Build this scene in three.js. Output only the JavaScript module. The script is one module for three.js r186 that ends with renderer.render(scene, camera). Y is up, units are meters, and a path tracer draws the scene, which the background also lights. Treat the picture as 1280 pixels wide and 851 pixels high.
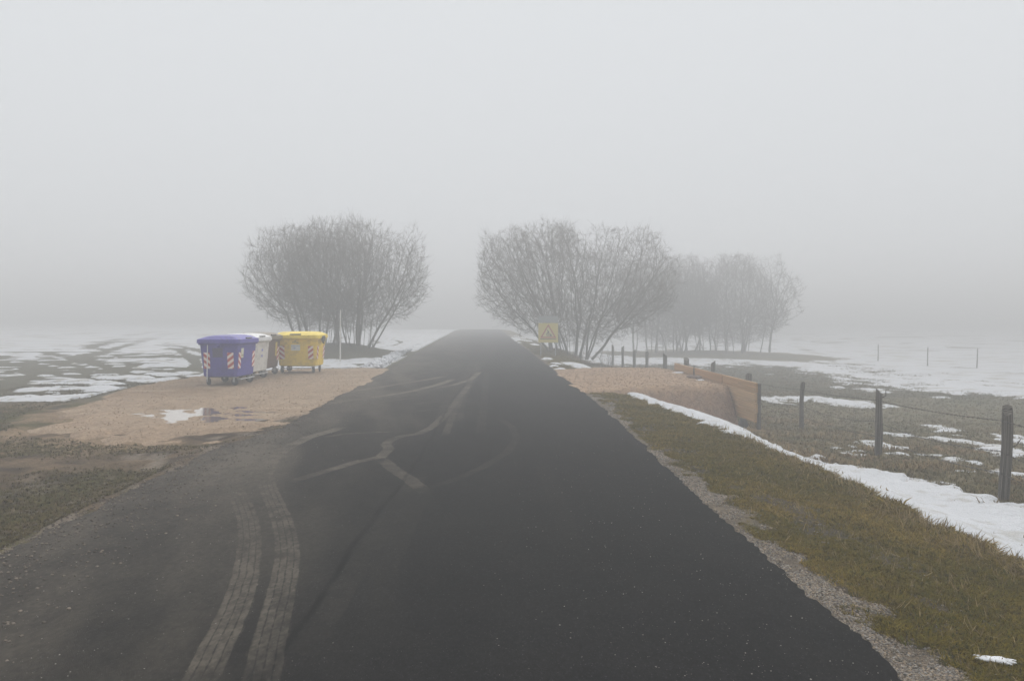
import * as THREE from 'three';
import { mergeGeometries } from 'three/addons/utils/BufferGeometryUtils.js';
import { RoundedBoxGeometry } from 'three/addons/geometries/RoundedBoxGeometry.js';

// ------------------------------------------------------------------ camera, sky, sun, exposure, haze
const scene = new THREE.Scene();
const EYE = 1.75, FOCAL = 1000, CX = 640, CY = 425.5, PITCH = -Math.atan(0.0305), YAW = -Math.atan(0.037);
const camera = new THREE.PerspectiveCamera(2 * Math.atan(CY / FOCAL) * 180 / Math.PI, 1280 / 851, 0.1, 2000);
camera.position.set(0, EYE, 0);
camera.rotation.order = 'YXZ';
camera.rotation.set(PITCH, YAW, 0);

const skyW = 64, skyH = 64, skyData = new Float32Array(skyW * skyH * 4);
for (let j = 0; j < skyH; j++) for (let i = 0; i < skyW; i++) {           // an even overcast sky, a little brighter overhead
  const up = Math.max(0, Math.sin((j + 0.5) / skyH * Math.PI - Math.PI / 2)), L = 0.272 + 0.045 * up, k = (j * skyW + i) * 4;
  skyData[k] = L * 0.965; skyData[k + 1] = L * 0.995; skyData[k + 2] = L * 1.03; skyData[k + 3] = 1;
}
const sky = new THREE.DataTexture(skyData, skyW, skyH, THREE.RGBAFormat, THREE.FloatType);
sky.mapping = THREE.EquirectangularReflectionMapping;
sky.magFilter = THREE.LinearFilter; sky.minFilter = THREE.LinearFilter; sky.needsUpdate = true;
scene.background = sky; scene.environment = sky;

const sun = new THREE.DirectionalLight(0xfffcf8, 1.5);                      // the sun behind the cloud: wide and soft
sun.position.set(12, 32, -38);
sun.castShadow = true; sun.shadow.radius = 190;
Object.assign(sun.shadow.camera, { left: -40, right: 40, top: 40, bottom: -40, near: 0.5, far: 150 });
scene.add(sun);

const renderer = new THREE.WebGLRenderer({ antialias: true });
renderer.toneMapping = THREE.LinearToneMapping;
renderer.toneMappingExposure = 2.82;
renderer.shadowMap.enabled = true;
scene.fog = new THREE.FogExp2(0xf4f5f6, 0.0172);

// ------------------------------------------------------------------ numbers
let seed = 7;
const srand = (s) => { seed = s >>> 0; };
const rnd = () => { seed = (seed + 0x6D2B79F5) | 0; let t = Math.imul(seed ^ (seed >>> 15), 1 | seed); t = (t + Math.imul(t ^ (t >>> 7), 61 | t)) ^ t; return ((t ^ (t >>> 14)) >>> 0) / 4294967296; };
const rr = (a, b) => a + (b - a) * rnd();
const clamp = (x, a = 0, b = 1) => x < a ? a : x > b ? b : x;
const lerp = (a, b, t) => a + (b - a) * t;
const sm = (a, b, x) => { const t = clamp((x - a) / (b - a)); return t * t * (3 - 2 * t); };
const hash = (i, j) => { let h = (Math.imul(i, 374761393) + Math.imul(j, 668265263)) | 0; h = Math.imul(h ^ (h >>> 13), 1274126177); return ((h ^ (h >>> 16)) >>> 0) / 4294967296; };
function noise(x, y) {                                                       // 0..1
  const i = Math.floor(x), j = Math.floor(y), u = x - i, v = y - j, a = u * u * (3 - 2 * u), b = v * v * (3 - 2 * v);
  const p = hash(i, j), q = hash(i + 1, j), r = hash(i, j + 1), s = hash(i + 1, j + 1);
  return p + (q - p) * a + (r - p) * b + (p - q - r + s) * a * b;
}
function fbm(x, y, o = 4) { let s = 0, a = 0.5, t = 0; for (let k = 0; k < o; k++) { s += a * noise(x, y); t += a; x = x * 2.03 + 17.3; y = y * 2.03 - 9.1; a *= 0.5; } return s / t; }
const mix3 = (a, b, t) => [a[0] + (b[0] - a[0]) * t, a[1] + (b[1] - a[1]) * t, a[2] + (b[2] - a[2]) * t];
const toByte = (() => { const n = 8192, l = new Uint8Array(n + 1); for (let i = 0; i <= n; i++) { const c = i / n; l[i] = Math.round(255 * (c <= 0.0031308 ? 12.92 * c : 1.055 * c ** (1 / 2.4) - 0.055)); } return (c) => l[Math.round(clamp(c) * n)]; })();

// a pixel of the photograph -> the point [x, z] where its ray meets the level y
const rot = new THREE.Euler(PITCH, YAW, 0, 'YXZ');
function pix(px, py, y = 0) {
  const d = new THREE.Vector3((px - CX) / FOCAL, -(py - CY) / FOCAL, -1).applyEuler(rot), t = (y - EYE) / d.y;
  return [d.x * t, d.z * t];
}
function onGround(px, py) { let y = 0, p; for (let k = 0; k < 14; k++) { p = pix(px, py, y); y = 0.5 * y + 0.5 * landHeight(p[0], -p[1]); } return [p[0], y, p[1]]; }

// ------------------------------------------------------------------ naming
const taken = {};
function numbered(n) { if (taken[n] === undefined) { taken[n] = 0; return n; } return `${n}_${String(++taken[n]).padStart(3, '0')}`; }
function tag(o, label, category, group, kind) { o.userData.label = label; o.userData.category = category; if (group) o.userData.group = group; if (kind) o.userData.kind = kind; return o; }
function shade(o) { o.traverse((c) => { c.castShadow = c.receiveShadow = true; }); return o; }
function mesh(name, geo, mat, parent = scene) { const m = new THREE.Mesh(geo, mat); m.name = parent === scene ? numbered(name) : name; m.castShadow = m.receiveShadow = true; parent.add(m); return m; }
function thing(name, label, category, [x, y, z] = [0, 0, 0], turn = 0, group) { const g = new THREE.Group(); g.name = numbered(name); g.position.set(x, y, z); g.rotation.y = turn; scene.add(g); return tag(g, label, category, group); }

// ------------------------------------------------------------------ textures
function tileNoise(n, layers, f) {                                           // a tile of wrapped noise, f maps it to a byte
  const d = new Uint8Array(n * n * 4), wrap = (c, x, y, s) => { const i = Math.floor(x), j = Math.floor(y), u = x - i, v = y - j, a = u * u * (3 - 2 * u), b = v * v * (3 - 2 * v), h = (p, q) => hash(((p % c) + c) % c + s, ((q % c) + c) % c + s * 3); return lerp(lerp(h(i, j), h(i + 1, j), a), lerp(h(i, j + 1), h(i + 1, j + 1), a), b); };
  for (let j = 0; j < n; j++) for (let i = 0; i < n; i++) {
    let s = 0, t = 0;
    for (const [c, w] of layers) { s += w * wrap(c, i / n * c, j / n * c, c * 7); t += w; }
    const v = Math.round(255 * clamp(f(s / t))), k = (j * n + i) * 4;
    d[k] = d[k + 1] = d[k + 2] = v; d[k + 3] = 255;
  }
  const t = new THREE.DataTexture(d, n, n); t.wrapS = t.wrapT = THREE.RepeatWrapping; t.magFilter = THREE.LinearFilter; t.minFilter = THREE.LinearFilter; t.needsUpdate = true;
  return t;
}
const grainTex = tileNoise(1024, [[512, 1], [256, 1], [90, 0.9], [31, 0.7], [9, 0.35]], (v) => 0.25 + 1.35 * (v - 0.5) + 0.4);
const grimeTex = tileNoise(512, [[200, 0.4], [60, 0.7], [18, 1], [6, 1]], (v) => 0.88 + 0.9 * Math.min(0.1, v - 0.52));
const softTex = tileNoise(512, [[256, 0.6], [110, 1], [40, 1], [13, 0.8]], (v) => 0.5 + 1.6 * (v - 0.5));
const asphaltBump = tileNoise(1024, [[512, 1], [340, 1], [150, 0.4]], (v) => 0.5 + 1.7 * (v - 0.5));
function woodTex(n, rough) {                                                 // long grain along v
  const d = new Uint8Array(n * n * 4);
  for (let j = 0; j < n; j++) for (let i = 0; i < n; i++) {
    const g = 0.55 * noise(i * 0.32 + 3 * noise(j * 0.01, i * 0.02), j * 0.012) + 0.3 * noise(i * 0.9, j * 0.03) + 0.15 * hash(i, j), v = clamp(0.5 + rough * (g - 0.5)), k = (j * n + i) * 4;
    d[k] = d[k + 1] = d[k + 2] = Math.round(255 * v); d[k + 3] = 255;
  }
  const t = new THREE.DataTexture(d, n, n); t.wrapS = t.wrapT = THREE.RepeatWrapping; t.magFilter = THREE.LinearFilter; t.minFilter = THREE.LinearFilter; t.needsUpdate = true;
  return t;
}
const woodGrain = woodTex(256, 1.8), sawnGrain = woodTex(256, 0.5);
const rgb = (r, g, b) => new THREE.Color().setRGB(r, g, b);
const std = (o) => new THREE.MeshStandardMaterial({ roughness: 0.95, ...o });
const phys = (o) => new THREE.MeshPhysicalMaterial({ roughness: 0.95, ...o });
const M = {
  ground: phys({ vertexColors: true, map: grainTex, bumpMap: grainTex, bumpScale: 0.02, specularIntensity: 0.12 }),
  gravel: phys({ vertexColors: true, map: grainTex, bumpMap: grainTex, bumpScale: 0.008, specularIntensity: 0.3 }),
  snow: phys({ vertexColors: true, bumpMap: softTex, bumpScale: 0.03, roughness: 0.75, specularIntensity: 0.4 }),
  bark: std({ color: rgb(0.125, 0.116, 0.1), roughness: 1 }),
  twig: std({ color: rgb(0.15, 0.137, 0.115), roughness: 1 }),
};

// ------------------------------------------------------------------ the lie of the land (x to the right of the road's axis, d = metres ahead)
const roadRight = (d) => 2.05 + 0.28 * sm(4, 18, d);
const roadLeft = (d) => -3.16 - 0.4 * (1 - sm(10.2, 13.2, d));
const crestX = (d) => 3.98 - 0.35 * sm(14, 18, d) + 0.12 * (noise(d * 0.5, 3.3) - 0.5);
const fieldHeight = (d) => -0.3 - 0.052 * clamp(d - 8, 0, 12) - 0.005 * clamp(d - 20, 0, 40);
const hollow = (x, d) => d < 92 ? 0 : -Math.min(9, 0.00028 * (d - 92) ** 2) * (1 - sm(6, 26, Math.abs(x + 0.5)));
function landHeight(x, d) { return levelHeight(x, d) + hollow(x, d); }
function levelHeight(x, d) {
  const R = roadRight(d), L = roadLeft(d);
  if (x > R - 0.12) {
    const c = crestX(d), f = fieldHeight(d) - 0.015 * clamp(x - 9, 0, 30);
    let y = lerp(-0.03, -0.1, sm(R + 0.1, c, x));
    y = lerp(y, f - 0.05, sm(c - 0.15, c + 1.1 + 0.9 * sm(11, 16, d), x)) + 0.05 * sm(c + 1.1, c + 1.9, x);
    const w = sm(R, R + 0.4, x);
    y += w * (0.035 * (fbm(x * 1.7, d * 1.7, 3) - 0.5) + 0.03 * (fbm(x * 9, d * 7, 2) - 0.5) + 0.1 * sm(c, c + 2, x) * (fbm(x * 0.4, d * 0.4, 3) - 0.5));
    y += 0.35 * sm(0, 1, 1 - Math.hypot((x - 5.2) / 3, (d - 40) / 4)) + 0.3 * sm(0, 1, 1 - Math.hypot((x - 18) / 8, (d - 62) / 5));
    return lerp(-0.07, y, sm(R - 0.12, R, x));
  }
  if (x < L + 0.12) {
    const u = L - x;
    let y = -0.015 - 0.05 * sm(0, 0.6, u) - 0.07 * sm(4.5, 7, u) * sm(14, 20, d);
    const w = sm(0, 0.4, u), near = 1 - sm(16, 24, d);
    y += w * (0.05 * (fbm(x * 1.3, d * 1.3, 3) - 0.5) + near * 0.05 * (fbm(x * 6, d * 6, 3) - 0.5));
    y += near * w * 0.035 * Math.sin((x + 0.9 * noise(d * 0.5, 1) + 0.2 * d) * 9) * sm(0.45, 0.7, fbm(x * 0.8 + 5, d * 0.5, 2));   // ruts
    y += 0.4 * sm(0, 1, 1 - Math.hypot((x + 6.4) / 3.2, (d - 38) / 6)) + 0.3 * sm(0, 1, 1 - Math.hypot((x + 8.4) / 4, (d - 40) / 5));
    return lerp(-0.07, y, sm(-0.12, 0, u));
  }
  return -0.07;
}
// the two gravel places: a lay-by for the bins on the left, a field entrance on the right
const padPoly = [[-3.0, 26.5], [-4.8, 27.0], [-6.3, 26.3], [-8.0, 24.6], [-8.7, 21], [-8.5, 18.4], [-8.4, 16.4], [-8.0, 14.4], [-6.8, 12.7], [-5.1, 11.7], [-3.9, 11.7], [-3.0, 12.3]];
function polySide(P, x, y) {                                                 // metres inside (+) or outside (-) the outline
  let best = 1e9, inside = false;
  for (let i = 0, j = P.length - 1; i < P.length; j = i++) {
    const [ax, ay] = P[j], [bx, by] = P[i], t = clamp(((x - ax) * (bx - ax) + (y - ay) * (by - ay)) / ((bx - ax) ** 2 + (by - ay) ** 2));
    best = Math.min(best, Math.hypot(x - lerp(ax, bx, t), y - lerp(ay, by, t)));
    if ((ay > y) !== (by > y) && x < (bx - ax) * (y - ay) / (by - ay) + ax) inside = !inside;
  }
  return inside ? best : -best;
}
const PUDDLE = -0.039;
function padHeight(x, d) {
  const s = polySide(padPoly, x, d) + lerp(2.6, 0.9, sm(15, 19, d)) * (fbm(x * 1.1 + 3, d * 1.3, 5) - 0.47) + 0.3 * (fbm(x * 5, d * 5, 3) - 0.5);
  if (s < -0.8) return landHeight(x, d) - 0.03;
  const back = sm(16.8, 18.6, d + 0.12 * (x + 6)), wet = sm(0, 1, 1.25 - Math.hypot((x + 5.1) / 2.0, (d - 14.7) / 1.8));
  let y = landHeight(x, d) * 0.25 + 0.02 + 0.03 * back - 0.05 * wet;
  y += 0.02 * (fbm(x * 0.9, d * 2.2, 3) - 0.5) + (0.03 + 0.05 * wet) * (fbm(x * 2.3, d * 8 + 0.9 * x, 4) - 0.5);
  return lerp(landHeight(x, d) - 0.03, Math.max(y, landHeight(x, d) - 0.03 + 0.05 * sm(0, 0.3, s)), sm(-0.15, 0.35 + 0.4 * (1 - back), s));
}
const entranceEdge = (x) => 18.35 + 1.3 * clamp((x - 2.3) / 3.9, -0.2, 1) + 0.25 * (fbm(x * 1.3, 4.2, 2) - 0.5);
function entranceHeight(x, d) {
  const e = entranceEdge(x), top = lerp(-0.005, 0.07, sm(2.2, 4.2, x)) + 0.03 * (fbm(x * 1.3, d * 1.3, 3) - 0.5) + 0.02 * (fbm(x * 6, d * 6, 2) - 0.5);
  const a = Math.max(0, e - d + 0.08), b = Math.max(0, d - 25.9 - 0.4 * noise(x, 8)), soft = (v) => v * v / (v + 0.18);
  return top - 1.12 * soft(a) - 0.9 * soft(b) + (a > 0.1 ? 0.03 * (fbm(x * 5, d * 5, 3) - 0.5) : 0) - 0.06 * sm(5.6, 6.15, x) - (x > 6.14 ? (x - 6.14) * 8 : 0) - 0.5 * Math.max(0, roadRight(d) - 0.05 + 0.22 * (noise(d * 3, 2) - 0.5) - x);
}

// where snow lies: thickness in metres, negative where there is none
const treeSpots = [[-8.4, 39, 4.2], [-6.0, 38, 3.4], [5.4, 39.5, 3.6], [14.4, 61, 5], [20, 61.5, 7]];
function lineDist(P, x, y) { let b = 1e9; for (let i = 0; i + 1 < P.length; i++) { const [ax, ay] = P[i], [bx, by] = P[i + 1], t = clamp(((x - ax) * (bx - ax) + (y - ay) * (by - ay)) / ((bx - ax) ** 2 + (by - ay) ** 2)); b = Math.min(b, Math.hypot(x - lerp(ax, bx, t), y - lerp(ay, by, t))); } return b; }
const fieldBands = [[[[1130, 544], [1180, 549], [1230, 557], [1290, 570]], 0.42], [[[958, 499], [1010, 497], [1050, 501], [1085, 507]], 0.75], [[[1158, 531], [1198, 538]], 0.3], [[[1086, 552], [1122, 560]], 0.3], [[[1118, 567], [1162, 569]], 0.12], [[[1250, 590], [1300, 597]], 0.22], [[[1180, 603], [1205, 606]], 0.1], [[[1200, 588], [1225, 590]], 0.1], [[[1060, 566], [1085, 569]], 0.1], [[[1150, 600], [1170, 602]], 0.12]].map(([P, w]) => [P.map(([a, b]) => { const p = onGround(a, b); return [p[0], -p[2]]; }), w]);
const fieldRuts = [[[[96, 449], [105, 445], [140, 437], [175, 427], [207, 417]], 0.5], [[[110, 436], [120, 432], [150, 424], [175, 416]], 0.6], [[[160, 432], [200, 431], [220, 436], [236, 445], [246, 455], [240, 460], [220, 462], [190, 465], [150, 470]], 0.34], [[[200, 428], [215, 431], [245, 437], [270, 446]], 0.4], [[[90, 470], [120, 466], [150, 461], [175, 455]], 0.3], [[[0, 440], [60, 441], [110, 452], [160, 468]], 0.34], [[[0, 462], [50, 458], [100, 450], [150, 446], [230, 448]], 0.26], [[[150, 412], [210, 418], [280, 420]], 0.6]].map(([P, w]) => [P.map(([a, b]) => { const p = pix(a, b, -0.13); return [p[0], -p[1]]; }), w]);
function trackDist(x, d, cx, cd, r) { return Math.abs(Math.hypot(x - cx, d - cd) - r); }
function snowDepth(x, d) {
  let s = -1;
  if (x > 2.2) {
    const c = crestX(d) + 0.12 * (noise(d * 2.3, 9) - 0.5) + 0.05 - 0.3 * sm(9, 14, d);
    const far = c + 1.75 + 1.0 * (fbm(d * 0.8, 2.2, 4) - 0.5) - 0.75 * sm(13, 18.5, d) + 0.5 * (1 - sm(5, 9, d));
    const e = 18.9 + 0.35 * (x - 3.6);
    if (d < e + 0.5 && d > 0) {
      const a = Math.min(x - c, far - x, (e - d) * 0.9) + (0.9 * (fbm(x * 3.4, d * 2.8, 4) - 0.52) * sm(c + 0.35, c + 1.2, x) + 0.3 * (fbm(x * 6, d * 4, 3) - 0.5));
      s = Math.max(s, a * 0.3);
    }
    for (const [P, w] of fieldBands) { if (Math.abs(P[0][1] - d) > 7) continue; s = Math.max(s, Math.min(0.035, 0.11 * (w - lineDist(P, x, d) + 1.6 * w ** 0.5 * (fbm(x * 2.4, d * 1.6 + 4, 5) - 0.55)) + 0.07 * (fbm(x * 7, d * 5, 3) - 0.5))); }
    // the field
    const n = fbm(x * 0.32 + 2, d * 0.16 + 5, 4) + 0.6 * (fbm(x * 1.5, d * 0.8, 4) - 0.5);
    const cover = Math.max(sm(15.5, 20.5, x + 0.06 * (d - 28)), sm(43, 50, d) * sm(6, 8, x), sm(60, 75, d)), edge = lerp(0.73, 0.30, cover);
    if (x > 5.6 && !(x < 8 && d < 14 && d > 3)) s = Math.max(s, Math.min(0.05, (n - edge) * 0.3 + 0.12 * (fbm(x * 2.2, d * 1.3, 4) - 0.5)) * sm(5.6, 6.6, x));
    if (x > 6.2 && x < 14 && d < 15) s = Math.max(s, (fbm(x * 1.7 + 40, d * 1.2, 4) - 0.7) * 0.35);
    // beyond the entrance, in the ditch and on the verge
    if (d > 26.6 && d < 75) {
      s = Math.max(s, 0.25 * (Math.min(x - 3.0 - 0.12 * (30 - d), 4.3 - x + 0.3 * noise(d, 1), (d - 26.8) * 0.4, (31.5 - d) * 0.3) + 0.15 * (fbm(x * 2, d * 2, 3) - 0.5)));
      s = Math.max(s, (fbm(x * 1.5 + 9, d * 0.6 + 3, 3) - lerp(0.72, 0.45, sm(42, 52, d))) * 0.3 * (x < 3.6 ? 1 : 0));
    }
    for (const [px, pd, a, b] of [[2.62, 26.4, 0.32, 0.4], [2.55, 28.2, 0.2, 0.35], [2.75, 29.7, 0.3, 0.5], [2.7, 33, 0.25, 0.6]]) s = Math.max(s, 0.12 * (1 - Math.hypot((x - px) / a, (d - pd) / b)) + 0.05 * (fbm(x * 6, d * 4, 2) - 0.5));
  } else if (x < -3.3) {
    if (d > 17) {
      const n = fbm(x * 0.28 + 31, d * 0.5 + 12, 4) + 0.7 * (fbm(x * 0.5 + 0.3 * d, d * 2.1 - 0.35 * x, 4) - 0.5);
      let edge = lerp(0.545, 0.2, sm(27, 55, d)) + 0.1 * sm(-15, -22, x) * (1 - sm(26, 36, d)) + 0.3 * (1 - sm(17.2, 19.4, d));
      if (x > -13 && d > 17) edge -= 0.18 * sm(-13, -10.5, x);
      s = Math.min((n - edge) * 0.26 + 0.16 * (fbm(x * 1.7 + 0.8 * d, d * 2.3, 4) - 0.5), 0.05);
      let cut = 0;
      for (const [P, w] of fieldRuts) cut = Math.max(cut, 1 - lineDist(P, x, d) / w);
      for (const [cx, cd, r] of [[-12.5, 26.5, 3.4], [-12.6, 26.4, 5.1], [-34, 52, 27], [-34, 52, 28.6], [20, 60, 46], [20, 60, 47.7], [-60, 4, 49], [-60, 4, 50.6], [-4, 68, 43], [-4, 68, 44.6], [-70, 60, 57], [-70, 60, 58.6]]) cut = Math.max(cut, 1 - trackDist(x, d, cx, cd, r) / 0.26);
      if (cut > 0 && d < 95) s -= 0.12 * Math.min(1, cut * 1.6) * (0.55 + 0.7 * noise(x * 1.4, d * 1.4));
    }
    const p = polySide(padPoly, x, d);
    if (p > -0.5) s = -1;
    if (x > -6 && d < 27.3) s = -1;
    if (x > -4.6 - 0.03 * (d - 28) && d > 44) s = Math.max(s, (fbm(x * 2, d, 3) - 0.4) * 0.3);
  }
  for (const [tx, td, r] of treeSpots) s -= 0.3 * sm(1.15, 0.5, Math.hypot(x - tx, (d - td) * 0.8) / r + 0.5 * (fbm(x, d, 3) - 0.5));
  return clamp(s, -1, 0.07) + (s > 0 ? 0.012 * (fbm(x * 2.5, d * 2.5, 3) - 0.5) : 0);
}

// ------------------------------------------------------------------ one grid for every sheet of ground
const XS = [], DS = [];
{
  const right = []; for (let x = 1.85; x < 9; x += 0.05) right.push(x); let s = 0.05; for (let x = 9; x < 430; x += s) { right.push(x); s = Math.min(s * 1.045, 12); }
  const left = []; for (let x = 2.95; x < 9.5; x += 0.07) left.push(-x); s = 0.07; for (let x = 9.5; x < 430; x += s) { left.push(-x); s = Math.min(s * 1.045, 12); }
  XS.push(...left.reverse(), -2, -1, 0, 1, ...right);
  DS.push(-12, -6, -2, 0, 1); for (let d = 1.8; d < 60; d *= 1.0085) DS.push(d); for (let d = 60; d < 450; d *= 1.022) DS.push(d);
}
const NX = XS.length, ND = DS.length, land = new Float32Array(NX * ND);
for (let j = 0; j < ND; j++) for (let i = 0; i < NX; i++) land[j * NX + i] = landHeight(XS[i], DS[j]);
function sheet(name, mat, height, color, [x0, x1, d0, d1], tile, keep = 0.012) {
  const i0 = XS.findIndex((x) => x >= x0), i1 = XS.findLastIndex((x) => x <= x1), j0 = DS.findIndex((d) => d >= d0), j1 = DS.findLastIndex((d) => d <= d1);
  const w = i1 - i0 + 1, h = j1 - j0 + 1, y = new Float32Array(w * h), over = new Float32Array(w * h), id = new Int32Array(w * h).fill(-1), P = [], C = [], U = [], F = [];
  for (let j = 0; j < h; j++) for (let i = 0; i < w; i++) { const g = land[(j + j0) * NX + i + i0], v = height(XS[i + i0], DS[j + j0], g); y[j * w + i] = v; over[j * w + i] = v - g; }
  const vert = (i, j) => {
    const k = j * w + i;
    if (id[k] < 0) { const x = XS[i + i0], d = DS[j + j0]; id[k] = P.length / 3; P.push(x, Math.max(y[k], y[k] - over[k] - 0.4), -d); C.push(...color(x, d, y[k], over[k])); U.push(x / tile, d / tile); }
    return id[k];
  };
  for (let j = 0; j + 1 < h; j++) for (let i = 0; i + 1 < w; i++) {
    const k = j * w + i;
    if (keep !== null && over[k] < -keep && over[k + 1] < -keep && over[k + w] < -keep && over[k + w + 1] < -keep) continue;
    const a = vert(i, j), b = vert(i + 1, j), c = vert(i + 1, j + 1), e = vert(i, j + 1);
    F.push(a, b, c, a, c, e);
  }
  const g = new THREE.BufferGeometry();
  g.setAttribute('position', new THREE.Float32BufferAttribute(P, 3)); g.setAttribute('color', new THREE.Float32BufferAttribute(C, 3)); g.setAttribute('uv', new THREE.Float32BufferAttribute(U, 2));
  g.setIndex(F); g.computeVertexNormals();
  return mesh(name, g, mat);
}

// colours of the bare ground (the grain texture averages about 0.65)
function gravelShare(x, d) {                                                 // chippings along the right edge of the road
  const u = x - roadRight(d), w = 0.06 + 0.38 * fbm(d * 0.9, 1.7, 3) + 0.12 * (1 - sm(4, 7.5, d));
  return clamp(1 - sm(w * 0.55, w * 1.15, u + 0.62 * (fbm(x * 4.5, d * 3.6, 4) - 0.5))) * (u > -0.2 ? 1 : 0);
}
function groundColor(x, d) {
  let c;
  if (x > 1.8) {
    const a = fbm(x * 1.4 + 7, d * 1.1, 4), b = fbm(x * 6, d * 5, 3), cr = crestX(d);
    c = mix3([0.09, 0.069, 0.01], [0.145, 0.101, 0.025], clamp(1.8 * (a - 0.32)));
    c = mix3(c, [0.066, 0.066, 0.014], sm(0.5, 0.75, b));
    c = mix3(c, [0.052, 0.041, 0.031], sm(0.5, 0.68, fbm(x * 3.1, d * 2.1 + 30, 3)) * (1 - sm(2.9, 3.5, x)) * 0.9);
    const field = mix3(mix3([0.14, 0.118, 0.068], [0.1, 0.094, 0.05], sm(0.35, 0.65, fbm(x * 0.5, d * 0.5, 4))), [0.165, 0.105, 0.05], sm(0.52, 0.72, fbm(x * 1.1 + 3, d * 1.3, 3)) * (1 - sm(8, 12, x)));
    c = mix3(c, field, sm(cr + 0.6, cr + 1.4, x));
    c = mix3(c, [0.125, 0.103, 0.08], gravelShare(x, d) * 0.9);
  } else {
    const a = fbm(x * 0.7 + 2, d * 0.9 + 5, 4), b = fbm(x * 3.3, d * 3.3 + 8, 4);
    c = mix3([0.085, 0.06, 0.036], [0.062, 0.056, 0.016], sm(0.42, 0.62, a));
    c = mix3(c, [0.135, 0.094, 0.058], sm(0.54, 0.74, b) * 0.8);
    c = mix3(c, [0.03, 0.022, 0.016], sm(0.55, 0.7, fbm(x * 2.1 + 60, d * 2.6, 4)) * 0.8);
    c = mix3(c, [0.17, 0.14, 0.108], sm(0.53, 0.66, fbm(x * 4 + 0.5 * d + 21, d * 2.4, 4)) * (1 - sm(0.5, 2.2, roadLeft(d) - x)) * 0.95);
    c = mix3(c, [0.24, 0.17, 0.105], sm(0.42, 0.6, fbm(x * 1.5 + 11, d * 2 + 3, 4)) * sm(-2.6, -0.1, polySide(padPoly, x, d)) * 0.75);
    c = mix3(c, [0.085, 0.078, 0.05], sm(15.5, 19, d));
  }
  return c.map((v) => v / 0.65);
}
tag(sheet('ground', M.ground, (x, d, g) => g, groundColor, [-1e3, 1e3, -50, 1e3], 1.7, null), 'olive brown grass and mud beside the road', 'ground', null, 'structure');

const padColor = (x, d) => {
  const back = sm(16.5, 18.5, d + 0.12 * (x + 6)), a = fbm(x * 1.2, d * 1.8, 4), b = fbm(x * 4, d * 6, 3);
  let c = mix3([0.27, 0.192, 0.128], [0.242, 0.178, 0.122], a);
  c = mix3(c, [0.19, 0.128, 0.078], back * sm(0.35, 0.6, fbm(x * 0.9 + 8, d * 0.8, 3)) * (1 - sm(-6.4, -5, x)));
  c = mix3(c, [0.22, 0.16, 0.11], sm(0.55, 0.75, b) * 0.6);
  c = mix3(c, [0.31, 0.24, 0.17], sm(0.55, 0.7, fbm(x * 0.8, d * 3 + 4, 3)) * 0.5);
  return c.map((v) => v / 0.65);
};
tag(sheet('gravel_pad', M.gravel, (x, d, g) => Math.max(padHeight(x, d), g - 0.5), padColor, [-10.5, -2.9, 10.5, 29], 1.3), 'beige gravel lay-by under the waste containers', 'gravel pad', null, 'structure');
const entranceColor = (x, d) => {
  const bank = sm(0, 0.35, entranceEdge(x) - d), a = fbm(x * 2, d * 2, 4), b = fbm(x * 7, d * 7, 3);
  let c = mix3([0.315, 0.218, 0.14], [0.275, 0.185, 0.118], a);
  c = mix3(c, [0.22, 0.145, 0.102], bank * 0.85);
  return mix3(c, [0.21, 0.15, 0.112], sm(0.5, 0.75, b) * 0.6).map((v) => v / 0.65);
};
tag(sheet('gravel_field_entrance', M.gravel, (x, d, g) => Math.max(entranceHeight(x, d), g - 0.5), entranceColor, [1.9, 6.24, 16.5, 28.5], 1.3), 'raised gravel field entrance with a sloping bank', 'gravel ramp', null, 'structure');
const snowColor = (x, d) => { const a = fbm(x * 1.5, d * 1.2, 3), b = fbm(x * 7 + 3, d * 6, 3); return mix3(mix3([0.63, 0.645, 0.675], [0.56, 0.575, 0.6], a), [0.3, 0.27, 0.2], sm(0.6, 0.76, b) * (x > 3.4 && x < 6 && d < 19 ? 0.35 : 0.75)); };
tag(sheet('snow', M.snow, (x, d, g) => g + snowDepth(x, d), snowColor, [-430, 430, 1.5, 440], 0.9, 0.01), 'thin patchy old snow over the fields and ditch', 'snow', null, 'stuff');

// ------------------------------------------------------------------ the road
const paint = [];                                                            // dust left by wheels: [world points, width, strength, tread?]
const track = (pts, w, s, tread = 0) => paint.push([pts.map(([x, y]) => { const p = pix(x, y); return [p[0], -p[1]]; }), w, s, tread]);
track([[262, 588], [280, 602], [295, 617], [303, 632], [310, 652], [312, 672], [311, 694], [307, 720], [299, 746], [289, 771], [277, 797], [263, 826], [250, 852], [230, 890]], 0.19, 1.0, 1);
track([[331, 594], [333, 604], [336, 614], [343, 630], [352, 652], [357, 670], [359, 688], [358, 710], [354, 732], [348, 757], [342, 780], [335, 806], [327, 851], [322, 890]], 0.19, 0.95, 1);
track([[306, 621], [318, 613], [333, 610], [343, 609]], 0.45, 0.5);
track([[284, 575], [300, 592], [312, 606], [322, 616]], 0.5, 0.5);
track([[246, 600], [275, 590], [300, 588], [326, 596]], 0.5, 0.35);
track([[440, 508], [480, 500], [525, 492], [556, 483]], 0.12, 0.5);
track([[470, 478], [510, 470], [545, 464], [575, 458]], 0.14, 0.5);
track([[450, 523], [500, 517], [550, 512], [600, 510]], 0.14, 0.3);
track([[556, 545], [566, 520], [580, 492], [592, 470], [598, 452]], 0.12, 0.4);
track([[600, 545], [604, 515], [606, 490], [608, 465]], 0.16, 0.14);
track([[40, 830], [90, 790], [150, 755], [215, 728]], 0.35, 0.3);
track([[20, 760], [90, 735], [160, 700], [230, 660]], 0.3, 0.25);
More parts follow.
